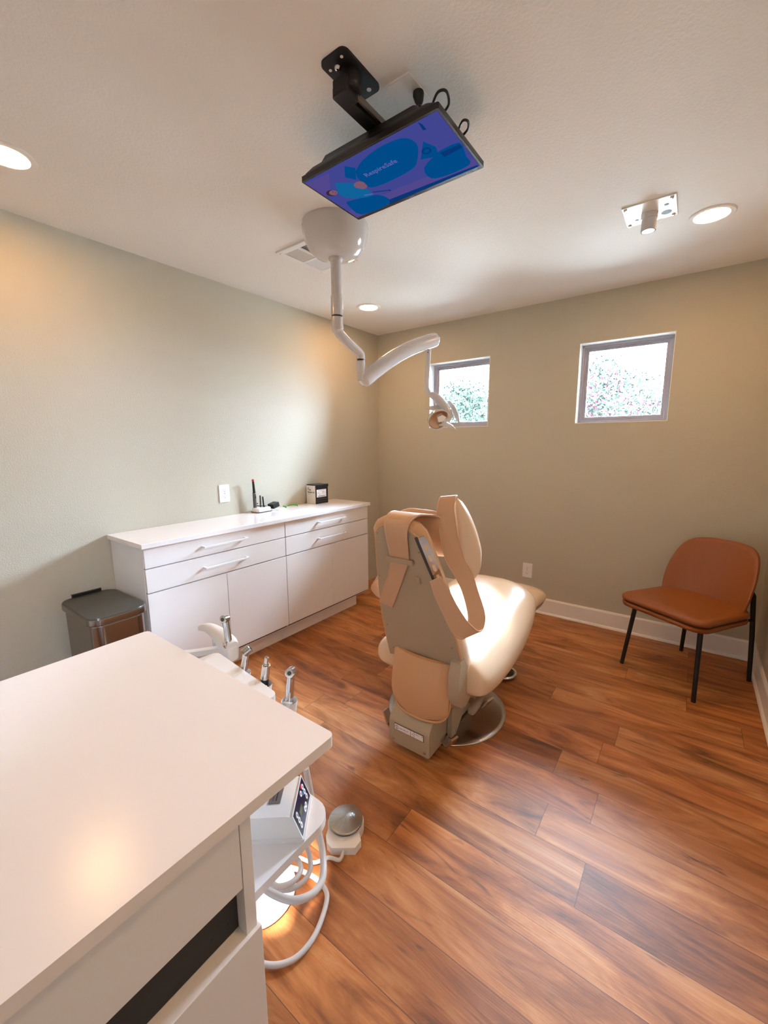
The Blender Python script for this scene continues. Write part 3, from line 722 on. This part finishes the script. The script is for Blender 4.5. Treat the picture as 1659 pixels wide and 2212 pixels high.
MB().prism([(-1.76, .29), (-1.3, .40), (-1.3, .42), (-1.76, .40)], (1.56, 0, 0), (0, 1, 0), (0, 0, 1), (.28, 0, 0)).build('seat_frame', 'black', t)
MB().box((1.835, -1.74, .125), (1.872, -1.565, .165), .014, seg=3, mtx=None).build('brake_lever', 'enamel', t)
def pedal(root, mid, tip, wv, w0):
    b = MB(); b.ribbon([root, V(root).lerp(V(mid), .6), mid, V(mid).lerp(V(tip), .35)+V((0, 0, -.004)), tip], [wv]*5, [w0*.7, w0*.8, w0, w0, w0*.8], .009)
    return b
pedal((1.60, -1.93, .07), (1.545, -1.95, .075), (1.522, -1.965, .15), (0, 1, .0), .045).build('foot_pedal', 'chrome', t)
pedal((1.76, -1.87, .075), (1.83, -1.9, .065), (1.862, -1.915, .12), (.25, 1, 0), .055).build('foot_pedal', 'chrome', t)
pedal((1.79, -1.62, .12), (1.875, -1.63, .125), (1.91, -1.632, .175), (.2, 1, 0), .06).build('foot_pedal', 'chrome', t)

# seat cushion: lofted sections along y
def section(y, cx, hw, zt, zb, p=3.0, droop=0., n=48):
    cz = (zt+zb)/2; hz = (zt-zb)/2; out = []
    for x, z in superell(hw, hz, p, n):
        f = abs(x)/max(hw, 1e-6)
        out.append(V((cx+x, y, cz+z-droop*f**3)))
    return out
SK = [(-1.908, .10, .455, .372), (-1.90, .2, .475, .35), (-1.885, .262, .492, .33), (-1.86, .285, .505, .312), (-1.8, .294, .512, .292), (-1.7, .297, .518, .278), (-1.55, .297, .534, .275), (-1.4, .295, .56, .298), (-1.27, .29, .588, .35), (-1.18, .28, .606, .41), (-1.11, .262, .608, .455), (-1.07, .22, .596, .488), (-1.06, .13, .575, .51)]
ys = [k[0] for k in SK]; ks = [V((k[1], k[2], k[3])) for k in SK]
yy = catmull(ys, 4); kk = catmull(ks, 4)
sm = MB().loft([section(y, CX, k.x, k.y, k.z, 2.7, .035) for y, k in zip(yy, kk)])
seat = sm.build('seat_cushion', 'vinyl', t, sharp=80)
# toe board
def outline_toe(k, z):
    pts = []
    for x, y in rrect(CX-.262+k, -1.33, CX+.262-k, -.79-k, .12, 10, (1, 1, 1, 1)):
        f = (y+1.33)/.54
        pts.append(V((x, y, z-.015-.07*max(0, f-.35)**1.3)))
    return pts
MB().loft([outline_toe(.03, .478), outline_toe(.008, .486), outline_toe(.0, .505), outline_toe(.004, .528), outline_toe(.02, .545), outline_toe(.05, .556), outline_toe(.1, .562)]).build('toe_board', 'vinyl', t, sharp=70)
MB().loft([outline_toe(.045, .452), outline_toe(.02, .456), outline_toe(.012, .476), outline_toe(.03, .48)]).build('toe_pan', 'enamel', t)
# backrest, reclined
BO = V((1.705, -1.9, .41)); BU = V((0, -.2873, .9578)); BN = V((0, -.9578, -.2873)); BX = V((1, 0, 0))
def BP(x, s, d=0): return BO+BX*(x-.045*s)+BU*s+BN*d
HWK = [(0, .192), (.1, .19), (.22, .182), (.33, .165), (.49, .138), (.62, .112), (.66, .10), (.685, .078), (.70, .045), (.704, .02)]
def outline_back(g=0., lo=0.):
    R_ = []; n = 40
    for i in range(n+1):
        s = lo+(.704-lo)*(1-(1-i/n)**1.6); h = interp(HWK, s)[0]; R_.append((h+g, s+(g if s > .6 else 0)))
    return [(x, s) for x, s in R_]+[(-x, s) for x, s in R_[::-1]]
ol = outline_back()
MB().loft([[BP(x, s, 0) for x, s in ol], [BP(x, s, .006) for x, s in ol], [BP(x*.985, .3+(s-.3)*.988, .009) for x, s in ol]]).build('rear_shell', 'enamel', t, sharp=30)
ob = outline_back(.004, -.03)
def bl(kx, d, e=0): return [BP(x*kx, .3+(s-.3)*(1+(kx-1)*.55)+e, d) for x, s in ob]
MB().loft([bl(.97, .003), bl(1.01, .002), bl(1.035, -.012), bl(1.04, -.035), bl(1.02, -.058), bl(.94, -.074), bl(.7, -.08)]).build('back_cushion', 'vinyl', t, sharp=70)
pp = [BP(x*1.004, s, .004) for x, s in ol]
MB().tube(pp, .0045, 8).build('piping', 'vinylback', t)
tb = [BP(x*1.04, s+.002, -.02) for x, s in outline_back(.0, .60)]
rad = [.012+.016*math.sin(PI*i/(len(tb)-1)) for i in range(len(tb))]
MB().tube(tb, rad, 14).build('top_roll', 'vinylback', t)
for x, s in ((-.16, .05), (-.02, .02), (.12, .03), (.16, .16), (-.165, .18), (-.135, .45), (-.09, .66), (.095, .6), (.15, .29)):
    MB().tube([BP(x, s, .008), BP(x, s, .0105)], [.0035, .0025], 10).build('screw', 'castmetal', t)
MB().box((-.009, -.016, 0), (.009, .016, .012), .003, mtx=M.Translation(BP(.068, .47, .008)) @ M([[1, 0, 0, 0], [0, BU.y, BN.y, 0], [0, BU.z, BN.z, 0], [0, 0, 0, 1]])).build('release_knob', 'enamel', t)
# chrome ratchet plate along the right bevel
e0, e1 = BP(.116, .668, -.001), BP(.160, .475, -.001)
ax = (e1-e0).normalized(); wd = (BX*.82-BN*.55); wd = (wd-ax*wd.dot(ax)).normalized(); nn = ax.cross(wd).normalized()
if nn.dot(V((.5, -.8, .3))) < 0: nn = -nn
L_ = (e1-e0).length
rp = MB().prism([(0, -.012), (.012, -.016), (L_-.012, -.016), (L_, -.008), (L_, .008), (L_-.012, .016), (.012, .016), (0, .008)], e0, ax, wd, nn*.006).build('ratchet_plate', 'chrome', t)
sl = MB()
for k in range(4):
    u = L_*(.16+.22*k); sl.prism(rrect(u, -.0065, u+L_*.15, .0065, .006, 4), e0+nn*.006, ax, wd, nn*.0008)
sl.build('slots', 'vinyl', rp)
MB().prism([(-.005, -.028), (L_+.01, -.026), (L_+.01, -.014), (-.005, -.016)], e0, ax, wd, nn*.004).build('ratchet_edge', 'darkslot', t)
# headrest strap, bracket and pad
bxm = .004
st = [BP(bxm-.008, .545, .012), BP(bxm, .6, .016), BP(bxm+.008, .67, .02), BP(bxm+.014, .715, .008), BP(bxm+.016, .731, -.03), BP(bxm+.02, .722, -.075), BP(bxm+.025, .69, -.13), BP(bxm+.03, .64, -.165), BP(bxm+.03, .56, -.165)]
MB().ribbon(st, [BX]*9, [.085, .09, .098, .11, .125, .15, .19, .2, .2], .006, pipe=.0038).build('headrest_strap', 'vinylstrap', t)
MB().ribbon([BP(bxm-.008, .545, .014), BP(bxm-.045, .47, .016), BP(bxm-.098, .38, .014), BP(bxm-.142, .30, .012)], [BX, BX+BU*.2, BX-BU*.1, BX-BU*.15], [.084, .08, .072, .066], .006, pipe=.0036).build('strap_tail', 'vinylstrap', t)
MB().box((-.062, -.011, 0), (.062, .011, .008), .002, mtx=M.Translation(BP(bxm-.002, .552, .018)) @ M([[1, 0, 0, 0], [0, BU.y, BN.y, 0], [0, BU.z, BN.z, 0], [0, 0, 0, 1]])).build('strap_bracket', 'enamel', t)
hp = MB(); rings = []
for i in range(15):
    a = -1+2*i/14; q = math.sqrt(max(.02, 1-abs(a)**4))
    rings.append([BP(bxm+.03+x*1., .6+a*.105, -.15+y) for x, y in superell(.115*q**.3, .036*q, 2.6, 32)])
hp.loft(rings).build('headrest_pad', 'vinylstrap', t, sharp=80)
# tan lower cover under the back shell
lc = MB(); rings = []
for i in range(29):
    s = (i/28)**1.6; z = .205+.262*s; hw = interp([(0, .085), (.03, .112), (.08, .13), (.16, .142), (.3, .148), (1, .15)], s)[0]
    yb = -1.992+.035*s-.018*math.sin(PI*s); fr = []; bk_ = []
    for j in range(13):
        c = -1+2*j/12
        y = yb+.035*abs(c)**2.5; zz = z-.0*c
        fr.append(V((1.705+hw*c, y, zz))); bk_.append(V((1.705+hw*c*.985, y+.022*(1-.6*abs(c)**4), zz)))
    rings.append(fr+bk_[::-1])
lc.loft(rings).build('lower_cover', 'vinylback', t, sharp=70)
lcp = [V((1.705-.15, -1.925, .46)), V((1.705-.15, -1.945, .34)), V((1.705-.146, -1.95, .27)), V((1.705-.125, -1.958, .222)), V((1.705-.085, -1.975, .204)), V((1.705, -1.992, .203)), V((1.705+.085, -1.975, .204)), V((1.705+.125, -1.958, .222)), V((1.705+.146, -1.95, .27)), V((1.705+.15, -1.945, .34)), V((1.705+.15, -1.925, .46))]
MB().tube(smooth_path(lcp, 5), .005, 8).build('cover_piping', 'vinylback', t)
# hinge covers
for sx in (1,):
    x = 1.705+sx*.168
    MB().prism([(-1.955, .50), (-1.925, .515), (-1.875, .44), (-1.86, .39), (-1.835, .36), (-1.85, .31), (-1.9, .285), (-1.945, .30), (-1.975, .35), (-1.975, .44)], (x-.018, 0, 0), (0, 1, 0), (0, 0, 1), (.05, 0, 0)).build('hinge_cover', 'enamel', t)
# arm slings: raised pad on the right with its strap looping back to the chair back
pad = MB(); rings = []; AX0 = V((1.838, -1.895, 1.178)); AX1 = V((1.885, -1.865, .835))
pw = V((.9, .43, 0)).normalized(); pd = V((-.43, .9, 0)).normalized()
for i in range(25):
    f = i/24; c = AX0.lerp(AX1, f)+pw*(.02*math.sin(PI*f))
    q = max(.05, min(1., math.sqrt(max(0, 1-(2*f-1)**4)))); wq = .026+.024*min(1, f*1.6)
    rings.append([c+pw*x+pd*y for x, y in superell(wq*q, .052*q, 2.4, 28)])
pad.loft(rings).build('arm_pad', 'vinyl', t, sharp=80)
W1 = V((.85, .5, .1))
rp_ = [V(q) for q in ((1.806, -1.90, 1.183), (1.815, -1.935, 1.182), (1.815, -1.95, 1.13), (1.832, -1.945, 1.013), (1.855, -1.935, .935), (1.888, -1.925, .875), (1.916, -1.92, .81), (1.948, -1.925, .725), (1.958, -1.95, .668), (1.955, -1.995, .662), (1.93, -2.03, .70), (1.898, -2.05, .765), (1.868, -2.068, .835), (1.845, -2.078, .89))]
wv_ = [W1, W1, W1, W1, W1, V((.8, .55, .15)), V((.75, .65, .1)), V((.7, .7, .0)), V((.45, .9, 0)), V((.45, .85, .2)), V((.7, .4, .5)), V((.8, .1, .55)), V((.8, .0, .55)), V((.8, .0, .5))]
MB().ribbon(rp_, wv_, [.058, .06, .064, .066, .07, .066, .058, .066, .075, .075, .07, .066, .066, .05], .006, pipe=.0038).build('arm_strap', 'vinylstrap', t)
MB().ribbon([V((1.545, -1.99, .86)), V((1.50, -1.975, .82)), V((1.475, -1.955, .765)), V((1.49, -1.94, .72)), V((1.53, -1.93, .70))], [V((0, .5, 1)), V((.2, .6, .9)), V((.4, .8, .5)), V((.3, .9, .4)), V((.2, .9, .3))], [.07, .075, .08, .07, .06], .006).build('arm_strap', 'vinylstrap', t)

t = thing('foot_control', 'dark round foot control with chrome rim on the floor beside the chair', 'foot control', (1.78, -1.1, 0))
MB().lathe([(.0005, .03), (.05, .028), (.062, .02), (.066, .004), (.066, 0), (.0005, 0)], (1.775, -1.1, 0), 36).build('base', 'black', t)
MB().tube([(1.775+.076*math.cos(a), -1.1+.076*math.sin(a), .02) for a in [2*PI*i/36 for i in range(36)]], .009, 10, closed=True).build('rim', 'chrome', t)

# ------------------------------------------------------------------ instrument cart in the foreground
X0, X1, Y0, Y1 = 1.442, 2.133, -3.95, -2.938
tag(MB().prism(rrect(X0, Y0, X1, Y1, .012, 4), (0, 0, .88), (1, 0, 0), (0, 1, 0), (0, 0, .02)).build('cart_worktop', 'cartquartz'), 'large pale worktop on the instrument cart in the foreground', 'worktop')
FX = 2.129
t = thing('instrument_cart', 'white instrument cart with drawers and an open end shelf in the foreground', 'cart', (1.8, -3.45, 0))
MB().box((1.49, -3.93, .08), (FX-.02, -3.128, .88), .001).build('carcass', 'laminate', t)
MB().box((1.49, -3.128, .67), (FX, -3.110, .88), .001).box((1.49, -3.128, .08), (FX-.02, -3.110, .67), .001).build('side_panel', 'laminate', t)
MB().box((FX-.02, -3.93, .771), (FX, -3.129, .878), .0012).build('drawer', 'laminate', t)
MB().box((FX-.024, -3.93, .69), (FX-.019, -3.129, .771)).build('finger_channel', 'gap', t)
fd = MB().box((FX-.02, -3.93, .30), (FX+.006, -3.106, .688), .0012).build('drawer', 'laminate', t)
MB().box((FX-.02, -3.93, .10), (FX+.006, -3.106, .296), .0012).build('drawer', 'laminate', t)
MB().box((1.52, -3.9, .0), (FX-.06, -3.13, .08)).build('plinth', 'gap', t)
MB().prism(rrect(1.60, -3.11, 2.062, -2.872, .045, 6, (0, 0, 1, 1)), (0, 0, .632), (1, 0, 0), (0, 1, 0), (0, 0, .018)).build('end_shelf', 'laminate', t)
hl = MB()
for yy, zz in ((-3.145, .745), (-3.145, .71), (-3.17, .75), (-3.17, .712)): hl.tube([(FX-.019, yy, zz), (FX-.0185, yy, zz)], .0025, 8)
hl.build('peg_holes', 'black', t)

# control unit on the shelf
SZ = .650
t = thing('control_unit', 'white control box with dark blue keypad on the cart end shelf', 'control unit', (2.0, -2.98, SZ))
cn = V((2.056, -2.957, SZ)); ea = V((-.62, .785, 0)).normalized(); eb = V((-.785, -.62, 0)).normalized(); Zv = V((0, 0, 1))
# corner nearest the chair side; ea runs along the keypad face, eb runs back under the worktop
def cu(a, b_, z): return cn+ea*a+eb*b_+Zv*z
KL = .098
body = MB(); 
prof = [(.0, 0), (.19, 0), (.19, .075), (.055, .078), (.018, .07)]
PR = [(.002, 0), (.2, 0), (.2, .05), (.03, .054), (.016, .052), (.0, .008)]
A0 = [cu(0, b_, z) for b_, z in PR]; B0 = [cu(KL, b_, z) for b_, z in PR]
body.loft([A0, B0]).build('housing', 'white', t)
k0, k1 = cu(.001, .0, .008), cu(.001, .016, .052); kn = (k1-k0)
n_ = kn.cross(ea).normalized()
if n_.dot(V((1, .3, 1))) < 0: n_ = -n_
kp = MB()
kp.prism([(0, -.003), (KL-.002, -.003), (KL-.002, 1), (0, 1)], k0, ea, kn*1.0, n_*.0015, 0) if 0 else None
ku = kn.normalized(); kw = kn.length
kp.prism([(-.002, -.004), (KL, -.004), (KL, kw+.003), (-.002, kw+.003)], k0, ea, ku, n_*.0016, 1)
kp.prism([(.001, -.001), (KL-.003, -.001), (KL-.003, kw), (.001, kw)], k0+n_*.0016, ea, ku, n_*.0004, 0)
def btn(u, v, r, m):
    kp.prism([(u+r*math.cos(a), v+r*math.sin(a)) for a in [2*PI*i/16 for i in range(16)]], k0+n_*.002, ea, ku, n_*.0006, m)
for v in (.25, .5, .75): btn(.014, kw*(v), .0055, 1); btn(.08, kw*(v+.02), .0055, 1)
btn(.052, kw*.2, .0055, 1); btn(.06, kw*.42-.008, .0, 1) if 0 else None
btn(.062, kw*.78, .0055, 1); btn(.062, kw*.2, .0055, 1)
for (u, v) in ((.014, .25), (.014, .5), (.014, .75), (.08, .27), (.08, .52), (.08, .77), (.062, .78), (.052, .2), (.062, .2)):
    kp.prism([(u+.002*math.cos(a), kw*v+.002*math.sin(a)) for a in [2*PI*i/10 for i in range(10)]], k0+n_*.0026, ea, ku, n_*.0002, 5)
btn(.074, kw*.9, .0045, 2); btn(.071, kw*.62, .0045, 3)
kp.prism([(.026, kw*.4), (.046, kw*.4), (.046, kw*.62), (.026, kw*.62)], k0+n_*.002, ea, ku, n_*.0003, 4)
kp.build('keypad', ['navy', 'white', 'keyred', 'keyblue', 'lcd', 'plategrey'], t)
MB().prism([(.03, .045), (.068, .045), (.068, .068), (.03, .068)], cn+Zv*.0535, ea, eb, Zv*.0012).build('name_plate', 'plategrey', t)
pn = MB(); pn.prism([(.036, .053), (.062, .053), (.062, .055), (.036, .055)], cn+Zv*.0547, ea, eb, Zv*.0004); pn.prism([(.036, .06), (.062, .06), (.062, .061), (.036, .061)], cn+Zv*.0547, ea, eb, Zv*.0004); pn.build('plate_printing', 'ink', t)
MB().prism(rrect(-.004, -.006, KL+.002, .22, .004, 3), cn, ea, eb, Zv*.006).build('base_tray', 'white', t)

# rheostat foot pedal with its cord
t = thing('foot_pedal', 'round steel-topped white foot pedal on the wood floor by the cart', 'foot pedal', (1.69, -2.44, 0))
pc = V((1.688, -2.436, 0)); PS = 1.18
MB().prism([(PS*u_, PS*v_) for u_, v_ in [(.056*math.cos(a), .056*math.sin(a)) for a in [math.radians(x) for x in range(-40, 201, 12)]]+[(-.056, -.045), (-.05, -.068), (-.034, -.084), (.034, -.084), (.05, -.06)]], pc, V((.80, .6, 0)), V((-.6, .80, 0)), (0, 0, .028)).build('base', 'white', t, sharp=30)
MB().lathe([(.048*PS, .028), (.048*PS, .037)], pc, 40).build('shadow_ring', 'black', t)
MB().lathe([(.0005, .056), (.02*PS, .0525), (.05*PS, .045), (.0525*PS, .043), (.0525*PS, .037), (.0005, .037)], pc, 48).build('steel_cap', 'steel', t)
for a in (200, 235, 270, 290, 320):
    d = V((math.cos(math.radians(a)), math.sin(math.radians(a)), 0))
    MB().tube([pc+d*.004+V((0, 0, .0556)), pc+d*.05*PS+V((0, 0, .0452))], .0006, 6).build('cap_crease', 'chrome', t)
cst = pc+V((-.6, .80, 0))*-.098+V((0, 0, .014))
MB().tube(smooth_path([cst+V((-.6, .80, 0))*.006, cst+V((.01, -.03, 0)), (1.72, -2.56, .012), (1.69, -2.60, .009), (1.64, -2.615, .007), (1.6, -2.63, .007)]), .0062, 10).build('cord', 'hose', t)

def hose(name, label, pts, r):
    o = MB().tube(smooth_path(pts, 8), r, 12).build(name, 'hose'); o.location = (0, 0, 0); tag(o, label, 'hose', 'hoses under the cart'); return o
hose('hose', 'thick pale hose looping widest across the wood floor beneath the cart',
     [(1.55, -2.72, .012), (1.63, -2.665, .012), (1.70, -2.64, .012), (1.755, -2.635, .012), (1.80, -2.65, .012), (1.832, -2.705, .012), (1.848, -2.765, .012), (1.838, -2.825, .012), (1.79, -2.872, .012), (1.70, -2.9, .012), (1.6, -2.9, .012)], .0075)
hose('hose', 'thick white hose hanging in a loop from the cart shelf, nearest the camera',
     [(1.84, -2.75, .55), (1.865, -2.748, .42), (1.905, -2.763, .355), (1.945, -2.80, .34), (1.957, -2.835, .34), (1.95, -2.868, .345), (1.925, -2.895, .35), (1.87, -2.915, .36), (1.82, -2.92, .39), (1.78, -2.93, .44)], .0085)
hose('hose', 'coiled white hose inside the larger hanging loop below the shelf',
     [(1.78, -2.76, .52), (1.81, -2.755, .36), (1.84, -2.75, .28), (1.862, -2.772, .26), (1.86, -2.81, .255), (1.834, -2.841, .255), (1.79, -2.845, .26), (1.76, -2.825, .265), (1.77, -2.785, .27), (1.81, -2.775, .275), (1.85, -2.79, .28), (1.86, -2.83, .285), (1.83, -2.865, .29), (1.77, -2.87, .31), (1.73, -2.85, .4)], .0065)
t = thing('floor_disc', 'white round foot control lying on the floor under the cart', 'foot control', (1.62, -2.74, 0))
MB().lathe([(.0005, .022), (.085, .021), (.1, .016), (.108, .006), (.108, 0), (.0005, 0)], (1.613, -2.762, 0), 48).build('disc', 'white', t)
MB().tube([(1.613+.109*math.cos(a), -2.762+.109*math.sin(a), .006) for a in [2*PI*i/48 for i in range(48)]], .005, 8, closed=True).build('rim', 'hose', t)

# delivery unit behind the cart
t = thing('delivery_unit', 'white instrument tray with holders fixed behind the cart worktop', 'instrument tray', (1.75, -2.9, .8))
MB().prism(rrect(1.635, -3.0, 1.915, -2.868, .018, 6, (0, 0, 1, 1)), (0, 0, .838), (1, 0, 0), (0, 1, 0), (0, 0, .026), 0).xf(M.Translation((1.75, -2.88, 0)) @ M.Rotation(-.1, 4, 'Z') @ M.Translation((-1.75, 2.88, 0))).build('tray_head', 'white', t)
MB().tube([(1.72, -2.93, .838), (1.72, -2.93, .40)], .02, 16).box((1.70, -3.109, .40), (1.74, -2.91, .44), .005).build('mount_post', 'white', t)
HPX = [(1.79, -2.862), (1.862, -2.868), (1.932, -2.885)]
HPX = [(1.75, -2.858), (1.834, -2.86), (1.923, -2.862)]
for k, (hx, hy) in enumerate(HPX):
    z0 = .842 if k < 2 else .836
    MB().tube([(hx, hy, z0-.06), (hx, hy, z0-.03), (hx, hy, z0-.004), (hx, hy, z0+.004)], [.009, .013, .017, .018], 18, cap=False).box((hx-.012, hy-.045, z0-.03), (hx+.012, hy-.01, z0-.006), .003).prism([(-.016, 0), (.016, 0), (.024, .026), (-.004, .018)], (hx, hy-.016, z0-.012), (1, 0, 0), (0, 0, 1), (0, .006, 0)).build('holder', 'white', t)
def handpiece(x, y, z, lean, label, kind):
    r = thing('dental_handpiece', label, 'handpiece', (x, y, z), 'dental handpieces in the holders')
    b = V((x, y, z)); u = V(lean).normalized()*.84
    if kind == 'motor':
        MB().tube([b-u*.05, b+u*.02], [.009, .0095], 18).build('collar', 'black', r)
        MB().tube([b+u*.02, b+u*.062, b+u*.064], [.0098, .0092, .007], 20).build('barrel', 'chrome', r)
        MB().tube([b+u*.064, b+u*.067, b+u*.0675, b+u*.086, b+u*.0875], [.0062, .0062, .0048, .0048, .0036], 16).build('nose', 'chrome', r)
    else:
        s = 1.
        pts = [b-u*.05, b+u*.0, b+u*.03, b+u*.055, b+u*.07, b+u*.078]
        MB().tube(smooth_path(pts, 4), catmull1([.0082, .0088, .0088, .0084, .008, .0085], 4), 20).build('barrel', 'chrome', r)
        hd = b+u*.083; ax_ = V((.45, -.8, .25)).normalized() if kind == 'face' else V((.35, .75, .55)).normalized()
        MB().tube([hd-ax_*.010, hd-ax_*.009, hd+ax_*.009, hd+ax_*.0105], [.008, .0104, .0104, .0075], 20).build('head', 'chrome', r)
        MB().tube([hd+ax_*.0104, hd+ax_*.0113], [.0048, .0046], 16).tube([hd+ax_*.0112, hd+ax_*.0118], [.0018, .0016], 10).build('head_cap', 'graphite', r)
handpiece(HPX[0][0], HPX[0][1], .842, (.3, .0, 1), 'chrome handpiece nearest the cabinets, leaning in the tray holder', 'side')
handpiece(HPX[1][0], HPX[1][1], .846, (.2, .0, 1), 'chrome motor handpiece with a black collar, middle of the tray', 'motor')
handpiece(HPX[2][0], HPX[2][1], .842, (.14, .0, 1), 'chrome handpiece with a round head in the rightmost tray holder', 'face')
# assistant's holder with syringe
t = thing('instrument_holder', 'white curved instrument holder on an arm behind the cart worktop', 'instrument holder', (1.6, -2.8, .86))
y0 = -2.80
hb = [V((1.462, y0, .862)), V((1.50, y0, .872)), V((1.545, y0-.002, .871)), V((1.585, y0-.004, .858)), V((1.615, y0-.006, .848)), V((1.636, y0-.008, .848))]
pts = smooth_path(hb, 5); rings = []
hz_ = catmull1([.009, .012, .016, .024, .028, .022], 5); hw_ = catmull1([.010, .014, .018, .022, .024, .016], 5)
for p_, a, b_ in zip(pts, hz_, hw_): rings.append([p_+V((0, x, z)) for x, z in superell(b_, a, 2.8, 20)])
MB().loft(rings).build('holder_body', 'white', t, sharp=60)
MB().box((1.60, y0-.026, .815), (1.638, y0+.006, .858), .006).build('holder_block', 'white', t)
MB().ribbon([V((1.42, -2.9, .80)), V((1.49, -2.85, .81)), V((1.59, -2.81, .838))], [V((.4, -.6, .1))]*3, .03, .014).build('support_arm', 'white', t)
MB().tube([(1.525, y0+.006, .86), (1.527, y0+.006, .83), (1.527, y0+.006, .70)], [.010, .009, .009], 16).build('suction_grip', 'chrome', t)
MB().lathe([(.010, .735), (.03, .745), (.045, .775), (.05, .80), (.047, .80), (.04, .777), (.02, .755), (.0005, .752)], (1.50, -2.83, -.01), 32).build('strainer_cup', 'greywhite', t)
for dx in (0, .014):
    MB().tube(smooth_path([(1.615+dx*.6, y0-.012, .83), (1.61+dx, y0-.012, .76), (1.612+dx*1.3, y0-.012, .68), (1.63+dx, y0-.012, .5), (1.7, y0-.05, .42)]), .0055, 10).build('tubing', 'hose', t)
t = thing('air_water_syringe', 'chrome air-water syringe upright in the white curved holder', 'syringe', (1.622, y0-.012, .88))
sb = V((1.622, y0-.012, .856))
MB().tube([sb, sb+V((-.002, 0, .018)), sb+V((-.006, 0, .05)), sb+V((-.009, 0, .068))], [.0085, .0095, .0085, .0095], 20).build('handle', 'chrome', t)
hd = sb+V((-.010, -.001, .076)); ax_ = V((.3, -.85, .2)).normalized()
MB().tube([hd-ax_*.010, hd-ax_*.008, hd+ax_*.008, hd+ax_*.010], [.008, .0105, .0105, .0075], 20).build('head', 'chrome', t)
MB().tube([hd+ax_*.0098, hd+ax_*.011], [.0055, .005], 14).build('nozzle', 'graphite', t)
MB().box(sb+V((-.006, -.016, .0)), sb+V((.008, -.008, .016)), .003).build('button', 'chrome', t)

# ------------------------------------------------------------------ light and camera
wd_ = bpy.data.worlds.new('sky'); S.world = wd_; wd_.use_nodes = True
nt = wd_.node_tree; bg = nt.nodes['Background']
bg.inputs['Strength'].default_value = 260.0
tcw = nt.nodes.new('ShaderNodeTexCoord'); sxz = nt.nodes.new('ShaderNodeSeparateXYZ'); rw = nt.nodes.new('ShaderNodeValToRGB')
nt.links.new(tcw.outputs['Generated'], sxz.inputs[0]); nt.links.new(sxz.outputs[2], rw.inputs[0]); nt.links.new(rw.outputs[0], bg.inputs['Color'])
rw.color_ramp.elements[0].color = (.150, .205, .275, 1); rw.color_ramp.elements[1].color = (.60, .80, 1.0, 1)   # overcast sky: brighter overhead than at the horizon
for i, (x0, x1) in enumerate(WX):
    ld = bpy.data.lights.new('window_portal', 'AREA'); ld.shape = 'RECTANGLE'; ld.size = x1-x0-.08; ld.size_y = WZ[1]-WZ[0]-.08
    ld.cycles.is_portal = True
    lo = bpy.data.objects.new('window_portal', ld); C.objects.link(lo); lo.location = ((x0+x1)/2, .12, (WZ[0]+WZ[1])/2); lo.rotation_euler = (-PI/2, 0, 0)
ld = bpy.data.lights.new('window_portal', 'AREA'); ld.shape = 'RECTANGLE'; ld.size = WY[1]-WY[0]-.08; ld.size_y = WZ[1]-WZ[0]-.08; ld.cycles.is_portal = True  # portal of the added side window
lo = bpy.data.objects.new('window_portal', ld); C.objects.link(lo); lo.location = (XW+.11, (WY[0]+WY[1])/2, (WZ[0]+WZ[1])/2); lo.rotation_euler = (V((-1, 0, 0))).to_track_quat('-Z', 'Z').to_euler()
sl_ = bpy.data.lights.new('added_patch_spot', 'SPOT'); sl_.energy = 60; sl_.spot_size = math.radians(25); sl_.spot_blend = .3; sl_.shadow_soft_size = .02; sl_.color = (1, .96, .92)  # unseen spot added to make the bright floor patch under the cart
dlt = bpy.data.lights.new('operating_lamp', 'SPOT'); dlt.energy = 420; dlt.spot_size = math.radians(25); dlt.spot_blend = .9; dlt.shadow_soft_size = .03; dlt.color = (1, .97, .93)
dlo = bpy.data.objects.new('operating_lamp', dlt); C.objects.link(dlo); dlo.location = (1.36, -1.19, 1.54)
dlo.rotation_euler = (V((1.665, -1.45, .54))-V(dlo.location)).to_track_quat('-Z', 'Y').to_euler()
so = bpy.data.objects.new('added_patch_spot', sl_); C.objects.link(so); so.location = (1.76, -2.97, .60)
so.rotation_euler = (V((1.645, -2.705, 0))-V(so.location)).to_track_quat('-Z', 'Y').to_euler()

cd = bpy.data.cameras.new('camera'); co = bpy.data.objects.new('camera', cd); C.objects.link(co); S.camera = co
cd.sensor_fit = 'VERTICAL'; cd.sensor_height = 24; cd.sensor_width = 18; cd.lens = 24*895.698/2212; cd.clip_start = .01; cd.clip_end = 200
pitch, yaw, roll = CAMP = (.16327, .63748, -.0055)
cp, sp_ = math.cos(pitch), math.sin(pitch); c_, s_ = math.cos(yaw), math.sin(yaw)
fw = V((-s_*cp, c_*cp, -sp_)); r_ = V((c_, s_, 0)); u_ = r_.cross(fw)
r2 = r_*math.cos(roll)+u_*math.sin(roll); u2 = -r_*math.sin(roll)+u_*math.cos(roll)
mw = M((( r2.x, u2.x, -fw.x, 2.589), (r2.y, u2.y, -fw.y, -3.407), (r2.z, u2.z, -fw.z, 1.397), (0, 0, 0, 1)))
co.matrix_world = mw
S.view_settings.view_transform = 'Standard'; S.view_settings.look = 'None'; S.view_settings.gamma = 1; S.view_settings.use_curve_mapping = False
S.view_settings.exposure = 0.58
S.cycles.use_denoising = True; S.cycles.max_bounces = 12; S.cycles.diffuse_bounces = 6; S.cycles.glossy_bounces = 5; S.cycles.transparent_max_bounces = 8
S.cycles.sample_clamp_indirect = 10
